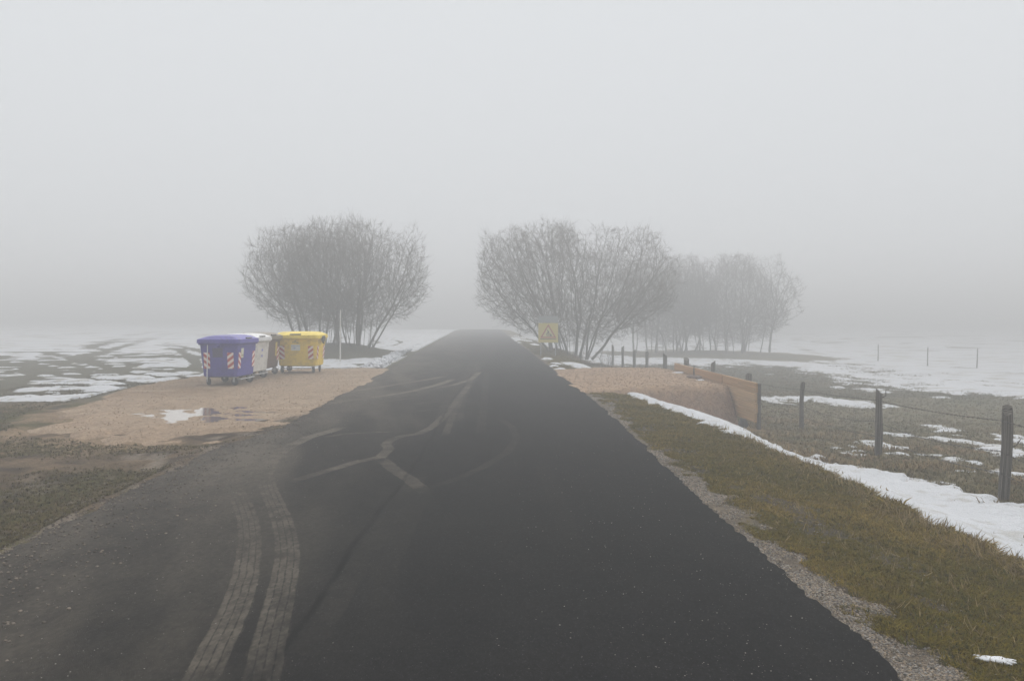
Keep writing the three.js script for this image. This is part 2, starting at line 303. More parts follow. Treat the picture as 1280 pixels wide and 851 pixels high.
track([[334, 604], [331, 594], [334, 583], [343, 572], [354, 563], [366, 556], [385, 547], [410, 540], [436, 532]], 0.2, 1.1);
track([[341, 611], [370, 601], [396, 593], [447, 578], [476, 572], [486, 562], [482, 556], [490, 550], [502, 546], [523, 543], [540, 535], [556, 520], [572, 500], [586, 482]], 0.15, 0.62);
track([[470, 572], [480, 577], [490, 586], [502, 594], [514, 602], [524, 610], [533, 618]], 0.17, 0.6);
track([[532, 612], [570, 600], [606, 584], [634, 566], [646, 548], [640, 534], [622, 522]], 0.12, 0.16);
track([[420, 493], [440, 489], [470, 485], [500, 480], [533, 475], [560, 470]], 0.2, 1.2);
track([[400, 507], [440, 500], [483, 494.5], [517, 489], [545, 482], [568, 474]], 0.2, 1.3);
track([[400, 516], [450, 506], [490, 501], [530, 497]], 0.14, 0.6);
track([[395, 528], [440, 517], [500, 508], [560, 500]], 0.3, 0.25);
track([[545, 486], [569, 481], [588, 475], [600, 465]], 0.16, 0.9);
track([[390, 549], [430, 543], [470, 541], [520, 540]], 0.12, 0.6);
track([[560, 530], [566, 505], [576, 486], [588, 470], [594, 452]], 0.5, 0.22);
track([[528, 590], [492, 640], [458, 694], [424, 745], [385, 805], [360, 851]], 0.2, 0.13);
track([[535, 605], [512, 645], [490, 690], [470, 728], [452, 748]], 0.22, 0.1);
track([[395, 640], [430, 655], [470, 650]], 0.3, 0.12);
track([[560, 470], [590, 452], [606, 440], [612, 428]], 1.2, 0.1);
track([[720, 700], [705, 650], [690, 610], [675, 575]], 0.18, 0.05);
const seam = [[600, 452], [586, 474], [572, 492], [560, 510], [546, 535], [529, 566], [505, 600], [480, 634], [439, 686], [395, 756], [352, 818], [330, 851], [305, 890]].map(([x, y]) => { const p = pix(x, y); return [p[0], -p[1]]; });
function roadTexture(w, h, x0, x1, d0, d1) {
  const dust = new Float32Array(w * h), dark = new Float32Array(w * h), sx = (x1 - x0) / w, sd = (d1 - d0) / h;
  const stroke = (pts, width, f) => {
    let run = 0, whole = 0; for (let k = 0; k + 1 < pts.length; k++) whole += Math.hypot(pts[k + 1][0] - pts[k][0], pts[k + 1][1] - pts[k][1]);
    for (let k = 0; k + 1 < pts.length; k++) {
      const [ax, ay] = pts[k], [bx, by] = pts[k + 1], L = Math.hypot(bx - ax, by - ay), m = width * 0.7;
      const i0 = Math.max(0, Math.floor((Math.min(ax, bx) - m - x0) / sx)), i1 = Math.min(w - 1, Math.ceil((Math.max(ax, bx) + m - x0) / sx)), j0 = Math.max(0, Math.floor((Math.min(ay, by) - m - d0) / sd)), j1 = Math.min(h - 1, Math.ceil((Math.max(ay, by) + m - d0) / sd));
      for (let j = j0; j <= j1; j++) for (let i = i0; i <= i1; i++) {
        const x = x0 + (i + 0.5) * sx - ax, y = d0 + (j + 0.5) * sd - ay, t = (x * (bx - ax) + y * (by - ay)) / (L * L);
        if (t < -0.02 - (k ? 0.1 : 0) || t > 1.02 + 0.1) continue;
        const v = (x * (by - ay) - y * (bx - ax)) / L / width;
        if (Math.abs(v) < 0.65) f(j * w + i, v, run + t * L, x + ax, y + ay, whole);
      }
      run += L;
    }
  };
  for (const [pts, width, s, tread] of paint) stroke(pts, width, (k, v, along, x, d, whole) => {
    const fade = whole < 1.2 ? 1 : sm(-0.1, 0.5, along + 0.5 * (noise(x * 9, d * 6) - 0.5)) * sm(0, 0.6, whole - along + 0.3 * (noise(x * 8, d * 8) - 0.3));
    let a = s * fade * (0.35 + 1.0 * fbm(x * 2.6 + 50, d * 2.2, 4)) * sm(0.56, 0.42, Math.abs(v + 0.08 * (noise(along * 9, 5) - 0.5))) * (0.45 + 0.9 * fbm(x * 9, d * 7, 3));
    if (tread) {
      const u = (v + 0.5) * 4 + 0.12 * (noise(along * 7, 3) - 0.5), rib = Math.abs(u - Math.floor(u) - 0.5) * 2, zig = Math.abs(((along * 21 + 1.3 * noise(along * 3, u * 0.7) + (Math.floor(u) % 2) * 0.5 + 0.25 * Math.sin(u * 6)) % 1) - 0.5);
      a *= lerp(0.28, 1, sm(1, 0.72, rib + 0.25 * (noise(along * 30, u) - 0.5))) * (zig < 0.1 ? 0.85 : 1) * (0.45 + 0.45 * noise(x * 70, d * 40) + 0.4 * noise(x * 22, d * 14));
    }
    dust[k] = Math.max(dust[k], a);
  });
  stroke(seam, 0.075, (k, v, along) => { dark[k] = Math.max(dark[k], sm(0.5, 0.1, Math.abs(v + 0.5 * (noise(along * 3, 2) - 0.5))) * (0.35 + 0.6 * noise(along * 5, 7))); });
  const px = new Uint8Array(w * h * 4);
  for (let j = 0; j < h; j++) for (let i = 0; i < w; i++) {
    const x = x0 + (i + 0.5) * sx, d = d0 + (j + 0.5) * sd, k = j * w + i, h1 = hash(i, j), h2 = hash(i >> 1, (j >> 1) + 911);
    const edge = roadLeft(d) - x, big = fbm(x * 0.9, d * 0.5, 3), mid = noise(x * 6, d * 4);
    // dust: thick by the muddy edge, in streaks along the traffic, thin on the right half
    const streak = fbm(x * 2.2 + 0.35 * d, d * 0.45, 3), fine = noise(x * 40, d * 30);
    let du = 0.62 * sm(-1.5, 0.1, edge + 0.9 * (big - 0.5)) * (0.25 + 0.9 * fbm(x * 5, d * 4, 4)) * 0.8 + 0.36 * sm(-3.3, -0.7, edge + 1.2 * (streak - 0.5)) * sm(0.3, 0.75, streak) * 0.8 + 0.03 * mid;
    du += 0.13 * sm(-3.1, -1.9, edge + 0.5 * (streak - 0.5)) * (0.45 + 0.9 * fbm(x * 6, d * 3.2, 3));
    du += 0.5 * sm(1.1, 0.2, Math.hypot((x + 3.05) / 0.9, (d - 9.7) / 1.7)) * fbm(x * 5, d * 5, 2);
    du = clamp(Math.max(du, dust[k]) * (0.55 + 0.35 * noise(x * 60, d * 30) + 0.4 * fine + 0.2 * noise(x * 14, d * 9)));
    let a = 0.0082 * (0.6 + 0.8 * big) * (0.45 + 0.6 * h1 + 0.5 * h2) * (0.6 + 0.8 * noise(x * 70, d * 45));
    if (hash((i >> 1) + 31, (j >> 1) + 7) > 0.94) a *= 2.3; if (hash(i + 77, j + 5) > 0.9975) a += 0.05 + 0.14 * h1;
    a *= 1 - 0.75 * dark[k]; du *= 1 - 0.8 * dark[k];
    px[k * 4] = toByte(lerp(a, 0.15, du * 0.85)); px[k * 4 + 1] = toByte(lerp(a, 0.13, du * 0.85)); px[k * 4 + 2] = toByte(lerp(a * 1.05, 0.104, du * 0.85)); px[k * 4 + 3] = 255;
  }
  const t = new THREE.DataTexture(px, w, h); t.colorSpace = THREE.SRGBColorSpace; t.magFilter = THREE.LinearFilter; t.minFilter = THREE.LinearFilter; t.wrapS = t.wrapT = THREE.ClampToEdgeWrapping; t.needsUpdate = true;
  return t;
}
{
  const X0 = -4.1, X1 = 2.7, parts = [[-12, 2.4, 64, 64], [2.4, 14.6, 2048, 2048], [14.6, 60, 1024, 2048], [60, 440, 64, 256]];
  const bump = asphaltBump.clone(); bump.channel = 1; bump.needsUpdate = true;
  const P = [], U = [], V = [], F = [], mats = [], geo = new THREE.BufferGeometry();
  parts.forEach(([a, b, w, h], n) => {
    const rows = []; if (n === 0) rows.push(-12, -5, 0, 2.4); else { for (let d = a; d < b; d *= n === 3 ? 1.02 : 1.006) rows.push(d); rows.push(b); }
    const cols = 26, start = F.length, base = P.length / 3;
    rows.forEach((d) => {
      const jag = (q) => 0.075 * (fbm(d * 2.6, q, 3) - 0.5) + 0.045 * (noise(d * 17, q) - 0.5), R = roadRight(d) + jag(3), L = roadLeft(d) + 2 * jag(8);
      for (let c = -1; c <= cols + 1; c++) {
        const t = clamp(c / cols), x = lerp(L, R, t) + (c < 0 ? -0.02 : c > cols ? 0.012 : 0), skirt = c < 0 || c > cols;
        P.push(x, skirt ? -0.09 + hollow(x, d) : 0.012 * (1 - (2 * t - 1) ** 2) - 0.006 * (c === 0 || c === cols) + hollow(x, d), -d);
        U.push((x - X0) / (X1 - X0), (d - a) / (b - a)); V.push(x / 0.55, d / 0.55);
      }
    });
    const w1 = cols + 3;
    for (let j = 0; j + 1 < rows.length; j++) for (let c = 0; c + 1 < w1; c++) { const k = base + j * w1 + c; F.push(k, k + 1, k + w1 + 1, k, k + w1 + 1, k + w1); }
    geo.addGroup(start, F.length - start, n);
    mats.push(phys({ map: roadTexture(w, h, X0, X1, a, b), bumpMap: bump, bumpScale: 0.007, roughness: 0.9, specularIntensity: 0.09 }));
  });
  geo.setAttribute('position', new THREE.Float32BufferAttribute(P, 3)); geo.setAttribute('uv', new THREE.Float32BufferAttribute(U, 2)); geo.setAttribute('uv1', new THREE.Float32BufferAttribute(V, 2));
  geo.setIndex(F); geo.computeVertexNormals();
  tag(mesh('road', geo, mats), 'dark asphalt road with dusty tyre tracks', 'road', null, 'structure');
}
// rain water standing on the lay-by: a level film, its outline is where the gravel rises out of it
{
  const s = new THREE.Shape(); for (let k = 0; k < 40; k++) { const a = k / 40 * Math.PI * 2; s[k ? 'lineTo' : 'moveTo'](-5.1 + 1.75 * Math.cos(a) * (1 + 0.06 * Math.sin(3 * a)), 14.75 + 1.6 * Math.sin(a)); }
  const g = new THREE.ShapeGeometry(s); g.scale(1, 1, 1).rotateX(-Math.PI / 2);
  const p = mesh('puddle', g, phys({ color: rgb(0.1, 0.074, 0.05), roughness: 0.12, ior: 1.33, specularIntensity: 0.55 })); p.position.y = PUDDLE;
  tag(p, 'shallow muddy puddle on the beige gravel lay-by', 'puddle', null, 'structure');
}

// ------------------------------------------------------------------ scattered cover: chippings, grass, crumbs
function surfaceHeight(x, d) { const g = landHeight(x, d); let y = g; if (x < -2.9 && d > 10.5 && d < 29) y = Math.max(y, padHeight(x, d)); if (x > 1.9 && x < 6.2 && d > 16.5 && d < 28.5) y = Math.max(y, entranceHeight(x, d)); return y; }
function scatter(name, geo, mat, list, label, category) {
  const m = new THREE.InstancedMesh(geo, mat, list.length), o = new THREE.Object3D(), c = new THREE.Color();
  list.forEach((q, k) => { o.position.set(q[0], q[1], q[2]); o.rotation.set(q[6] || 0, q[3], q[7] || 0); o.scale.set(q[4], q[5], q[4]); o.updateMatrix(); m.setMatrixAt(k, o.matrix); c.setRGB(q[8], q[9], q[10]); m.setColorAt(k, c); });
  m.name = numbered(name); m.castShadow = m.receiveShadow = true; scene.add(m);
  return tag(m, label, category, null, 'stuff');
}
function stoneGeo(s) { srand(s); const g = new THREE.IcosahedronGeometry(1, 0), p = g.attributes.position, seen = {}; for (let i = 0; i < p.count; i++) { const k = [p.getX(i), p.getY(i), p.getZ(i)].map((v) => v.toFixed(2)).join(); const f = seen[k] ?? (seen[k] = rr(0.7, 1.15)); p.setXYZ(i, p.getX(i) * f, p.getY(i) * f * 0.7, p.getZ(i) * f); } g.computeVertexNormals(); return g; }
const stone = stoneGeo(3), stoneMat = phys({ roughness: 0.95, specularIntensity: 0.3 });
{
  srand(11); const list = [];
  for (let k = 0; k < 260000 && list.length < 75000; k++) {
    const d = 2.6 * Math.exp(rnd() * Math.log(18.5 / 2.6)), x = roadRight(d) + rr(-0.02, 1.15);
    if (rnd() > gravelShare(x, d) * 0.85 * sm(0.7, 0.45, fbm(x * 2.6 + 31, d * 2.2, 3)) + 0.012 || d > 17.6) continue;
    const r = 0.003 + 0.007 * rnd() ** 2.8 + 0.0005 * d * rnd(), v = rr(0.4, 1.7), w = rr(-0.02, 0.02);
    list.push([x, landHeight(x, d) + r * 0.25, -d, rr(0, 6.3), r, r * rr(0.7, 1.1), rr(-0.6, 0.6), rr(-0.6, 0.6), (0.175 + w) * v, 0.15 * v, (0.122 - w) * v]);
  }
  scatter('roadside_gravel', stone, stoneMat, list, 'pale grey chippings along the right edge of the road', 'gravel');
}
{
  srand(12); const list = [];
  for (let k = 0; k < 6500; k++) {                                            // crumbs lying on the asphalt
    const d = 2.5 * Math.exp(rnd() * Math.log(8)), x = rr(roadLeft(d), roadRight(d)), r = 0.0018 + 0.0045 * rnd() ** 4, v = rr(0.35, 1.7);
    list.push([x, 0.008 + r * 0.3, -d, rr(0, 6.3), r, r, 0, 0, 0.2 * v, 0.185 * v, 0.165 * v]);
  }
  for (let k = 0; k < 14000; k++) {                                            // more of them by the muddy edge
    const d = 3.5 * Math.exp(rnd() * Math.log(5)), x = roadLeft(d) + Math.abs(rr(-1, 1) * rr(0, 1)) * 1.6 - 0.3, r = 0.002 + 0.014 * rnd() ** 4, v = rr(0.3, 1.3);
    list.push([x, (x > roadLeft(d) ? 0.006 : landHeight(x, d)) + r * 0.2, -d, rr(0, 6.3), r, r * 0.8, 0, 0, 0.14 * v, 0.115 * v, 0.09 * v]);
  }
  scatter('loose_grit_gravel', stone, stoneMat, list, 'small stones and mud crumbs scattered over the asphalt', 'grit');
}
{
  srand(13); const list = [];
  for (let k = 0; k < 26000; k++) {
    const d = rr(17.2, 26.5), x = rr(2.3, 6.15), bank = sm(0, 0.3, entranceEdge(x) - d), y = entranceHeight(x, d);
    if (y < landHeight(x, d) || (rnd() > 0.35 && bank < 0.3)) continue;
    const r = 0.006 + 0.014 * rnd() ** 3, v = rr(0.75, 1.25);
    list.push([x, y + r * 0.15, -d, rr(0, 6.3), r, r, rr(-1, 1), rr(-1, 1), 0.26 * v, 0.18 * v, 0.125 * v]);
  }
  for (let k = 0; k < 14000; k++) {
    const d = rr(11.5, 27), x = rr(-8.6, -3.2), y = padHeight(x, d);
    if (y < landHeight(x, d) || y < PUDDLE + 0.004) continue;
    const r = 0.004 + 0.012 * rnd() ** 4, v = rr(0.75, 1.2);
    list.push([x, y + r * 0.15, -d, rr(0, 6.3), r, r, rr(-1, 1), rr(-1, 1), 0.24 * v, 0.17 * v, 0.11 * v]);
  }
  scatter('lay_by_gravel', stone, stoneMat, list, 'small beige stones over the gravel lay-by and field entrance', 'gravel');
}
function tuftGeo(s, blades, lean) {                                          // blades of height about 1, bent
  srand(s); const P = [], F = [];
  for (let k = 0; k < blades; k++) {
    const a = rr(0, 6.283), l = rr(0.5, 1.1), b = lean * rr(0.3, 1.5), w = rr(0.035, 0.07), ox = rr(-0.35, 0.35), oz = rr(-0.35, 0.35), cx = Math.cos(a), cz = Math.sin(a), n = P.length / 3;
    P.push(ox - cz * w, -0.1, oz + cx * w, ox + cz * w, -0.1, oz - cx * w);
    const x1 = ox + cx * b * 0.35 * l, z1 = oz + cz * b * 0.35 * l, y1 = 0.6 * l; P.push(x1 - cz * w * 0.8, y1, z1 + cx * w * 0.8, x1 + cz * w * 0.8, y1, z1 - cx * w * 0.8);
    P.push(ox + cx * b * l, l * (1 - 0.25 * b), oz + cz * b * l);
    F.push(n, n + 1, n + 3, n, n + 3, n + 2, n + 2, n + 3, n + 4);
  }
  const g = new THREE.BufferGeometry(); g.setAttribute('position', new THREE.Float32BufferAttribute(P, 3)); g.setIndex(F); g.computeVertexNormals(); return g;
}
const bladeMat = phys({ roughness: 1, side: THREE.DoubleSide, specularIntensity: 0.15 });
{
  srand(21); const list = [];
  for (let k = 0; k < 260000 && list.length < 120000; k++) {                   // short mossy grass on the right verge
    const d = 2.7 * Math.exp(rnd() * Math.log(60 / 2.7)), x = roadRight(d) + 0.1 + rnd() * 2.5;
    if (x > crestX(d) + 0.45 + 0.2 * rnd() || rnd() < gravelShare(x, d) * 1.25) continue;
    if (d > 17.9 && d < 26.6 && entranceHeight(x, d) > landHeight(x, d) - 0.01) continue;
    if (rnd() < 0.85 * sm(0.52, 0.66, fbm(x * 3.1, d * 2.1 + 30, 3)) * (1 - sm(2.9, 3.5, x)) || snowDepth(x, d) > 0.02) continue;
    const edge = sm(-0.35, 0.1, x - crestX(d)), h = rr(0.014, 0.031) * (1 + 1.2 * edge * rnd()) * (0.35 + 1.3 * fbm(x * 3, d * 2.4, 3)) * (1 + d * 0.02), a = fbm(x * 1.4 + 7, d * 1.1, 3), v = rr(0.65, 1.35);
    const c = mix3(mix3([0.125, 0.094, 0.008], [0.215, 0.15, 0.03], clamp(1.9 * (a - 0.3) + rr(-0.35, 0.35))), [0.056, 0.06, 0.01], rnd() < 0.25 ? 0.8 : 0);
    list.push([x, landHeight(x, d), -d, rr(0, 6.3), h * rr(0.9, 1.6), h, rr(-0.35, 0.35), rr(-0.35, 0.35), c[0] * v, c[1] * v, c[2] * v]);
  }
  scatter('verge_grass', tuftGeo(5, 7, 0.9), bladeMat, list, 'short olive grass on the verge right of the road', 'grass');
}
{
  srand(25); const list = [];
  for (let k = 0; k < 60000 && list.length < 9000; k++) {                     // dead stalks, some lying flat
    const d = 2.8 * Math.exp(rnd() * Math.log(30 / 2.8)), x = roadRight(d) + 0.3 + rnd() * 5, c = crestX(d), near = Math.exp(-(((x - c) / 0.22) ** 2));
    if (rnd() > 0.12 + near || (d > 17.5 && x < 6.4) || snowDepth(x, d) > 0.03) continue;
    const h = rr(0.05, 0.13) * (1 + 0.6 * near), v = rr(0.7, 1.3);
    list.push([x, landHeight(x, d), -d, rr(0, 6.3), h * 0.35, h, rr(-1.25, 1.25), rr(-1.25, 1.25), 0.27 * v, 0.205 * v, 0.1 * v]);
  }
  scatter('dead_stalks_grass', tuftGeo(15, 3, 0.6), bladeMat, list, 'dead straw-coloured stalks along the crest of the verge', 'grass');
}
{
  srand(22); const list = [];
  for (let k = 0; k < 200000 && list.length < 70000; k++) {                    // dry field grass behind the ditch
    const d = 4 * Math.exp(rnd() * Math.log(50 / 4)), x = 4.3 + 20 * rnd() ** 1.7 * sm(2, 20, d + 6) ;
    const s = snowDepth(x, d); if (s > (rnd() < 0.06 ? 0.075 : rnd() < 0.4 ? 0.03 : 0.006) || x < crestX(d) + 0.5) continue;
    if (x < 6.3 && d > 17.2 && d < 27) continue;
    const a = fbm(x * 0.9, d * 0.9, 3), tall = sm(0.5, 0.7, fbm(x * 1.3 + 20, d * 1.3, 3)) * sm(9, 6.5, x), h = rr(0.03, 0.06) * (1 + 1.6 * tall * rnd()) * (1 + d * 0.012), v = rr(0.6, 1.35);
    const c = mix3([0.125, 0.108, 0.052], [0.24, 0.17, 0.085], clamp(0.8 * tall + 1.2 * (a - 0.4) + rr(-0.2, 0.2)));
    list.push([x, landHeight(x, d), -d, rr(0, 6.3), h * rr(0.8, 1.3), h, 0, 0, c[0] * v, c[1] * v, c[2] * v]);
  }
  scatter('field_grass', tuftGeo(6, 7, 0.8), bladeMat, list, 'dry brown grass of the field behind the fence', 'grass');
}
{
  srand(23); const list = [];
  for (let k = 0; k < 160000 && list.length < 46000; k++) {                    // trodden grass on the left
    const d = 4.2 * Math.exp(rnd() * Math.log(26 / 4.2)), x = roadLeft(d) - 0.12 - 9 * rnd() ** 1.3;
    if (polySide(padPoly, x, d) > -0.35 || snowDepth(x, d) > 0 || fbm(x * 0.7 + 2, d * 0.9 + 5, 4) + rr(-0.2, 0.12) < 0.43) continue;
    const h = rr(0.012, 0.032) * (1 + d * 0.02), v = rr(0.5, 1.25), c = mix3([0.078, 0.07, 0.018], [0.12, 0.085, 0.04], rnd());
    list.push([x, landHeight(x, d), -d, rr(0, 6.3), h * rr(1, 1.8), h, 0, 0, c[0] * v, c[1] * v, c[2] * v]);
  }
  scatter('trodden_grass', tuftGeo(8, 6, 1.2), bladeMat, list, 'trodden dark grass left of the road', 'grass');
}
{
  srand(24); const list = [];                                                 // lumps the plough pushed to the road's edge
  for (let k = 0; k < 900; k++) {
    const d = 27.2 + 24 * rnd() ** 1.4, w = lerp(0.75, 0.3, sm(30, 46, d)), x = roadLeft(d) - 0.25 - w * rnd() - 0.02 * (d - 27), r = rr(0.03, 0.13) * (0.5 + 0.5 * rnd()), v = rr(0.85, 1.05);
    list.push([x, landHeight(x, d) + r * 0.2 + 0.12 * rnd() * sm(0, 0.35, w - Math.abs(x - roadLeft(d) + 0.25 + w / 2) * 1.6), -d, rr(0, 6.3), r, r * 0.9, rr(-1, 1), rr(-1, 1), 0.6 * v, 0.61 * v, 0.635 * v]);
  }
  scatter('ploughed_snow', stoneGeo(9), phys({ roughness: 0.8, specularIntensity: 0.4 }), list, 'lumpy ploughed snow along the left edge of the road', 'snow');
}
{
  const [x, y, z] = onGround(1241, 827), g = new THREE.SphereGeometry(1, 28, 10), p = g.attributes.position;
  for (let i = 0; i < p.count; i++) { const a = Math.atan2(p.getZ(i), p.getX(i)), f = 0.6 + 1.3 * (fbm(Math.cos(a) * 3.3 + 5, Math.sin(a) * 3.3 + 5, 3) - 0.35); p.setXYZ(i, p.getX(i) * 0.12 * f, p.getY(i) * 0.012, p.getZ(i) * 0.05 * f); }
  g.computeVertexNormals();
  const m = mesh('snow_scrap', g, phys({ color: rgb(0.58, 0.59, 0.61), roughness: 0.8, specularIntensity: 0.4 })); m.position.set(x, y + 0.012, z); m.rotation.y = -0.35;
  tag(m, 'thin flat scrap of snow on mud beside the chippings', 'snow');
}
for (const [px, py, a, b, turn, label] of [[878, 467.5, 0.75, 0.16, 1.0, 'long strip of snow on the gravel behind the stake'], [906, 477, 0.6, 0.13, 1.1, 'long strip of snow on the gravel in front of the stake']]) {
  let y = 0.06, p; for (let k = 0; k < 8; k++) { p = pix(px, py, y); y = entranceHeight(Math.min(p[0], 6.1), -p[1]); }
  const g = new THREE.SphereGeometry(1, 30, 10), q = g.attributes.position;
  for (let i = 0; i < q.count; i++) { const t = Math.atan2(q.getZ(i), q.getX(i)), f = 0.8 + 0.7 * (fbm(Math.cos(t) * 2 + px, Math.sin(t) * 2, 3) - 0.4); q.setXYZ(i, q.getX(i) * a * f, q.getY(i) * 0.05, q.getZ(i) * b * f); }
  g.computeVertexNormals();
  const m = mesh('snow_strip', g, M.snow.clone()); m.material.vertexColors = false; m.material.color = rgb(0.6, 0.61, 0.64); m.position.set(Math.min(p[0], 5.75), y + 0.01, p[1]); m.rotation.y = turn;
  tag(m, label, 'snow');
}

// ------------------------------------------------------------------ bare trees
class Tubes {
  constructor() { this.P = []; this.F = []; }
  tube(pts, rad, sides) {
    const up = new THREE.Vector3(0.31, 0.13, 0.94), t = new THREE.Vector3(), a = new THREE.Vector3(), b = new THREE.Vector3(), s = this.P.length / 3;
    for (let k = 0; k < pts.length; k++) {
      t.subVectors(pts[Math.min(k + 1, pts.length - 1)], pts[Math.max(k - 1, 0)]).normalize(); a.crossVectors(t, up); if (a.lengthSq() < 1e-4) a.set(1, 0, 0); a.normalize(); b.crossVectors(t, a);
      for (let i = 0; i < sides; i++) { const c = Math.cos(i / sides * 6.2832) * rad[k], e = Math.sin(i / sides * 6.2832) * rad[k]; this.P.push(pts[k].x + a.x * c + b.x * e, pts[k].y + a.y * c + b.y * e, pts[k].z + a.z * c + b.z * e); }
    }
    for (let k = 0; k + 1 < pts.length; k++) for (let i = 0; i < sides; i++) { const n = (i + 1) % sides, p = s + k * sides; this.F.push(p + i, p + n, p + sides + n, p + i, p + sides + n, p + sides + i); }
    const e = s + (pts.length - 1) * sides; for (let i = 1; i + 1 < sides; i++) this.F.push(e, e + i, e + i + 1);
  }
  geo() { const g = new THREE.BufferGeometry(); g.setAttribute('position', new THREE.Float32BufferAttribute(this.P, 3)); g.setIndex(this.F); g.computeVertexNormals(); return g; }
}
const V3 = (x, y, z) => new THREE.Vector3(x, y, z);
// Branches grow towards free room in the crown. stems: [azimuth, tilt from upright, length, weight, foot x, foot z]; crown: half width, top, half depth, underside
function bareTree(s, label, [x, d], stems, [rx, ry, rz, low], group, points = 11000, thick = 0.0042) {
  srand(s);
  const y0 = landHeight(x, d) - 0.08, root = thing('bare_tree', label, 'tree', [x, y0, -d], 0, group);
  const X = [], Y = [], Z = [], par = [], own = [], kids = [];
  const add = (px, py, pz, p, o) => { X.push(px); Y.push(py); Z.push(pz); par.push(p); own.push(o); kids.push(0); if (p >= 0) kids[p]++; return X.length - 1; };
  stems.forEach(([az, tilt, len, , ox = 0, oz = 0], o) => {
    let n = add(ox, 0, oz, -1, o), dx = Math.cos(az) * Math.sin(tilt), dy = Math.cos(tilt), dz = Math.sin(az) * Math.sin(tilt);
    for (let q = 0; q < len; q += 0.16) { dx += rr(-0.09, 0.09); dz += rr(-0.09, 0.09); dy += rr(-0.05, 0.05); const l = Math.hypot(dx, dy, dz); dx /= l; dy /= l; dz /= l; n = add(X[n] + dx * 0.16, Y[n] + dy * 0.16, Z[n] + dz * 0.16, n, o); }
  });
  const A = []; let tries = 0;
  while (A.length < points && tries++ < 200000) {
    const u = rr(-1, 1), v = rr(-1, 1), w = rr(-1, 1), az = Math.atan2(w, u), mid = lerp(low, ry, 0.42), px = u * rx, py = mid + (v > 0 ? v * (ry - mid) : v * (mid - low)), pz = w * rz;
    const lump = 0.66 + 0.46 * noise(Math.cos(az) * 1.9 + s, py * 0.6 + Math.sin(az) * 1.9) + 0.52 * (noise(px * 1.1 + s, py * 1.1 + pz * 1.3) - 0.35), r = Math.hypot(u, v > 0 ? v : v * 0.95, w);
    if (r < lump && py > low + 0.34 * (ry - low) * Math.hypot(u, w) ** 2 && rnd() < 0.3 + 0.7 * r) A.push([px, py, pz, -1, 1e9]);
  }
  const touch = (n) => { for (const a of A) { const q = (a[0] - X[n]) ** 2 + (a[1] - Y[n]) ** 2 + (a[2] - Z[n]) ** 2; if (q < a[4]) { a[4] = q; a[3] = n; } } };
  for (let n = 0; n < X.length; n++) if (Y[n] > 0.5) touch(n);
  for (let it = 0; it < 90; it++) {
    const pull = new Map();
    for (const a of A) { if (a[4] > 4) continue; const l = Math.sqrt(a[4]) + 1e-6, n = a[3], p = pull.get(n) || [0, 0, 0]; p[0] += (a[0] - X[n]) / l; p[1] += (a[1] - Y[n]) / l; p[2] += (a[2] - Z[n]) / l; pull.set(n, p); }
    const from = X.length;
    for (const [n, p] of pull) {
      if (kids[n] > 3 || X.length > 30000) continue;
      const m = par[n]; let fx = 0, fy = 0, fz = 0; if (m >= 0) { fx = X[n] - X[m]; fy = Y[n] - Y[m]; fz = Z[n] - Z[m]; const l = Math.hypot(fx, fy, fz) || 1; fx /= l; fy /= l; fz /= l; }
      let l = Math.hypot(...p) || 1, dx = p[0] / l + 0.35 * fx + rr(-0.15, 0.15), dy = p[1] / l + 0.35 * fy + 0.1, dz = p[2] / l + 0.35 * fz + rr(-0.15, 0.15); l = Math.hypot(dx, dy, dz);
      add(X[n] + dx / l * 0.14, Y[n] + dy / l * 0.14, Z[n] + dz / l * 0.14, n, own[n]);
    }
    if (X.length === from) break;
    for (let n = from; n < X.length; n++) touch(n);
    for (let k = A.length - 1; k >= 0; k--) if (A[k][4] < 0.026) { A[k] = A[A.length - 1]; A.pop(); }
    if (!A.length) break;
  }
  const N = X.length, area = new Float32Array(N), big = Array.from({ length: N }, () => -1), list = Array.from({ length: N }, () => []);
  for (let n = N - 1; n >= 0; n--) { if (!area[n]) area[n] = thick ** 2.35; if (par[n] >= 0) { area[par[n]] += area[n]; list[par[n]].push(n); } }
  const rad = (n) => area[n] ** (1 / 2.35), at = (n) => V3(X[n], Y[n], Z[n]);
  for (let n = 0; n < N; n++) for (const c of list[n]) if (big[n] < 0 || area[c] > area[big[n]]) big[n] = c;
  const trunks = stems.map(() => new Tubes()), limbs = new Tubes(), twigs = new Tubes();
  const chain = (start, n) => {
    const pts = [], rs = []; if (start >= 0) { pts.push(at(start)); rs.push(Math.min(rad(start), rad(n) * 1.2)); }
    const trunk = start < 0, k = own[n]; let c = n; while (c >= 0) { pts.push(at(c)); rs.push(trunk ? Math.max(rad(c), 0.004) * lerp(stems[k][3], 1, sm(3, 18, pts.length)) * (pts.length < 3 ? 1.2 : 1) : rad(c)); c = big[c]; }
    const r = rs[0]; if (pts.length > 1) (trunk ? trunks[k] : r > 0.012 ? limbs : twigs).tube(pts, rs, trunk ? 7 : r > 0.012 ? 5 : 3);
  };
  for (let n = 0; n < N; n++) { if (par[n] < 0) chain(-1, n); for (const c of list[n]) if (c !== big[n]) chain(n, c); }
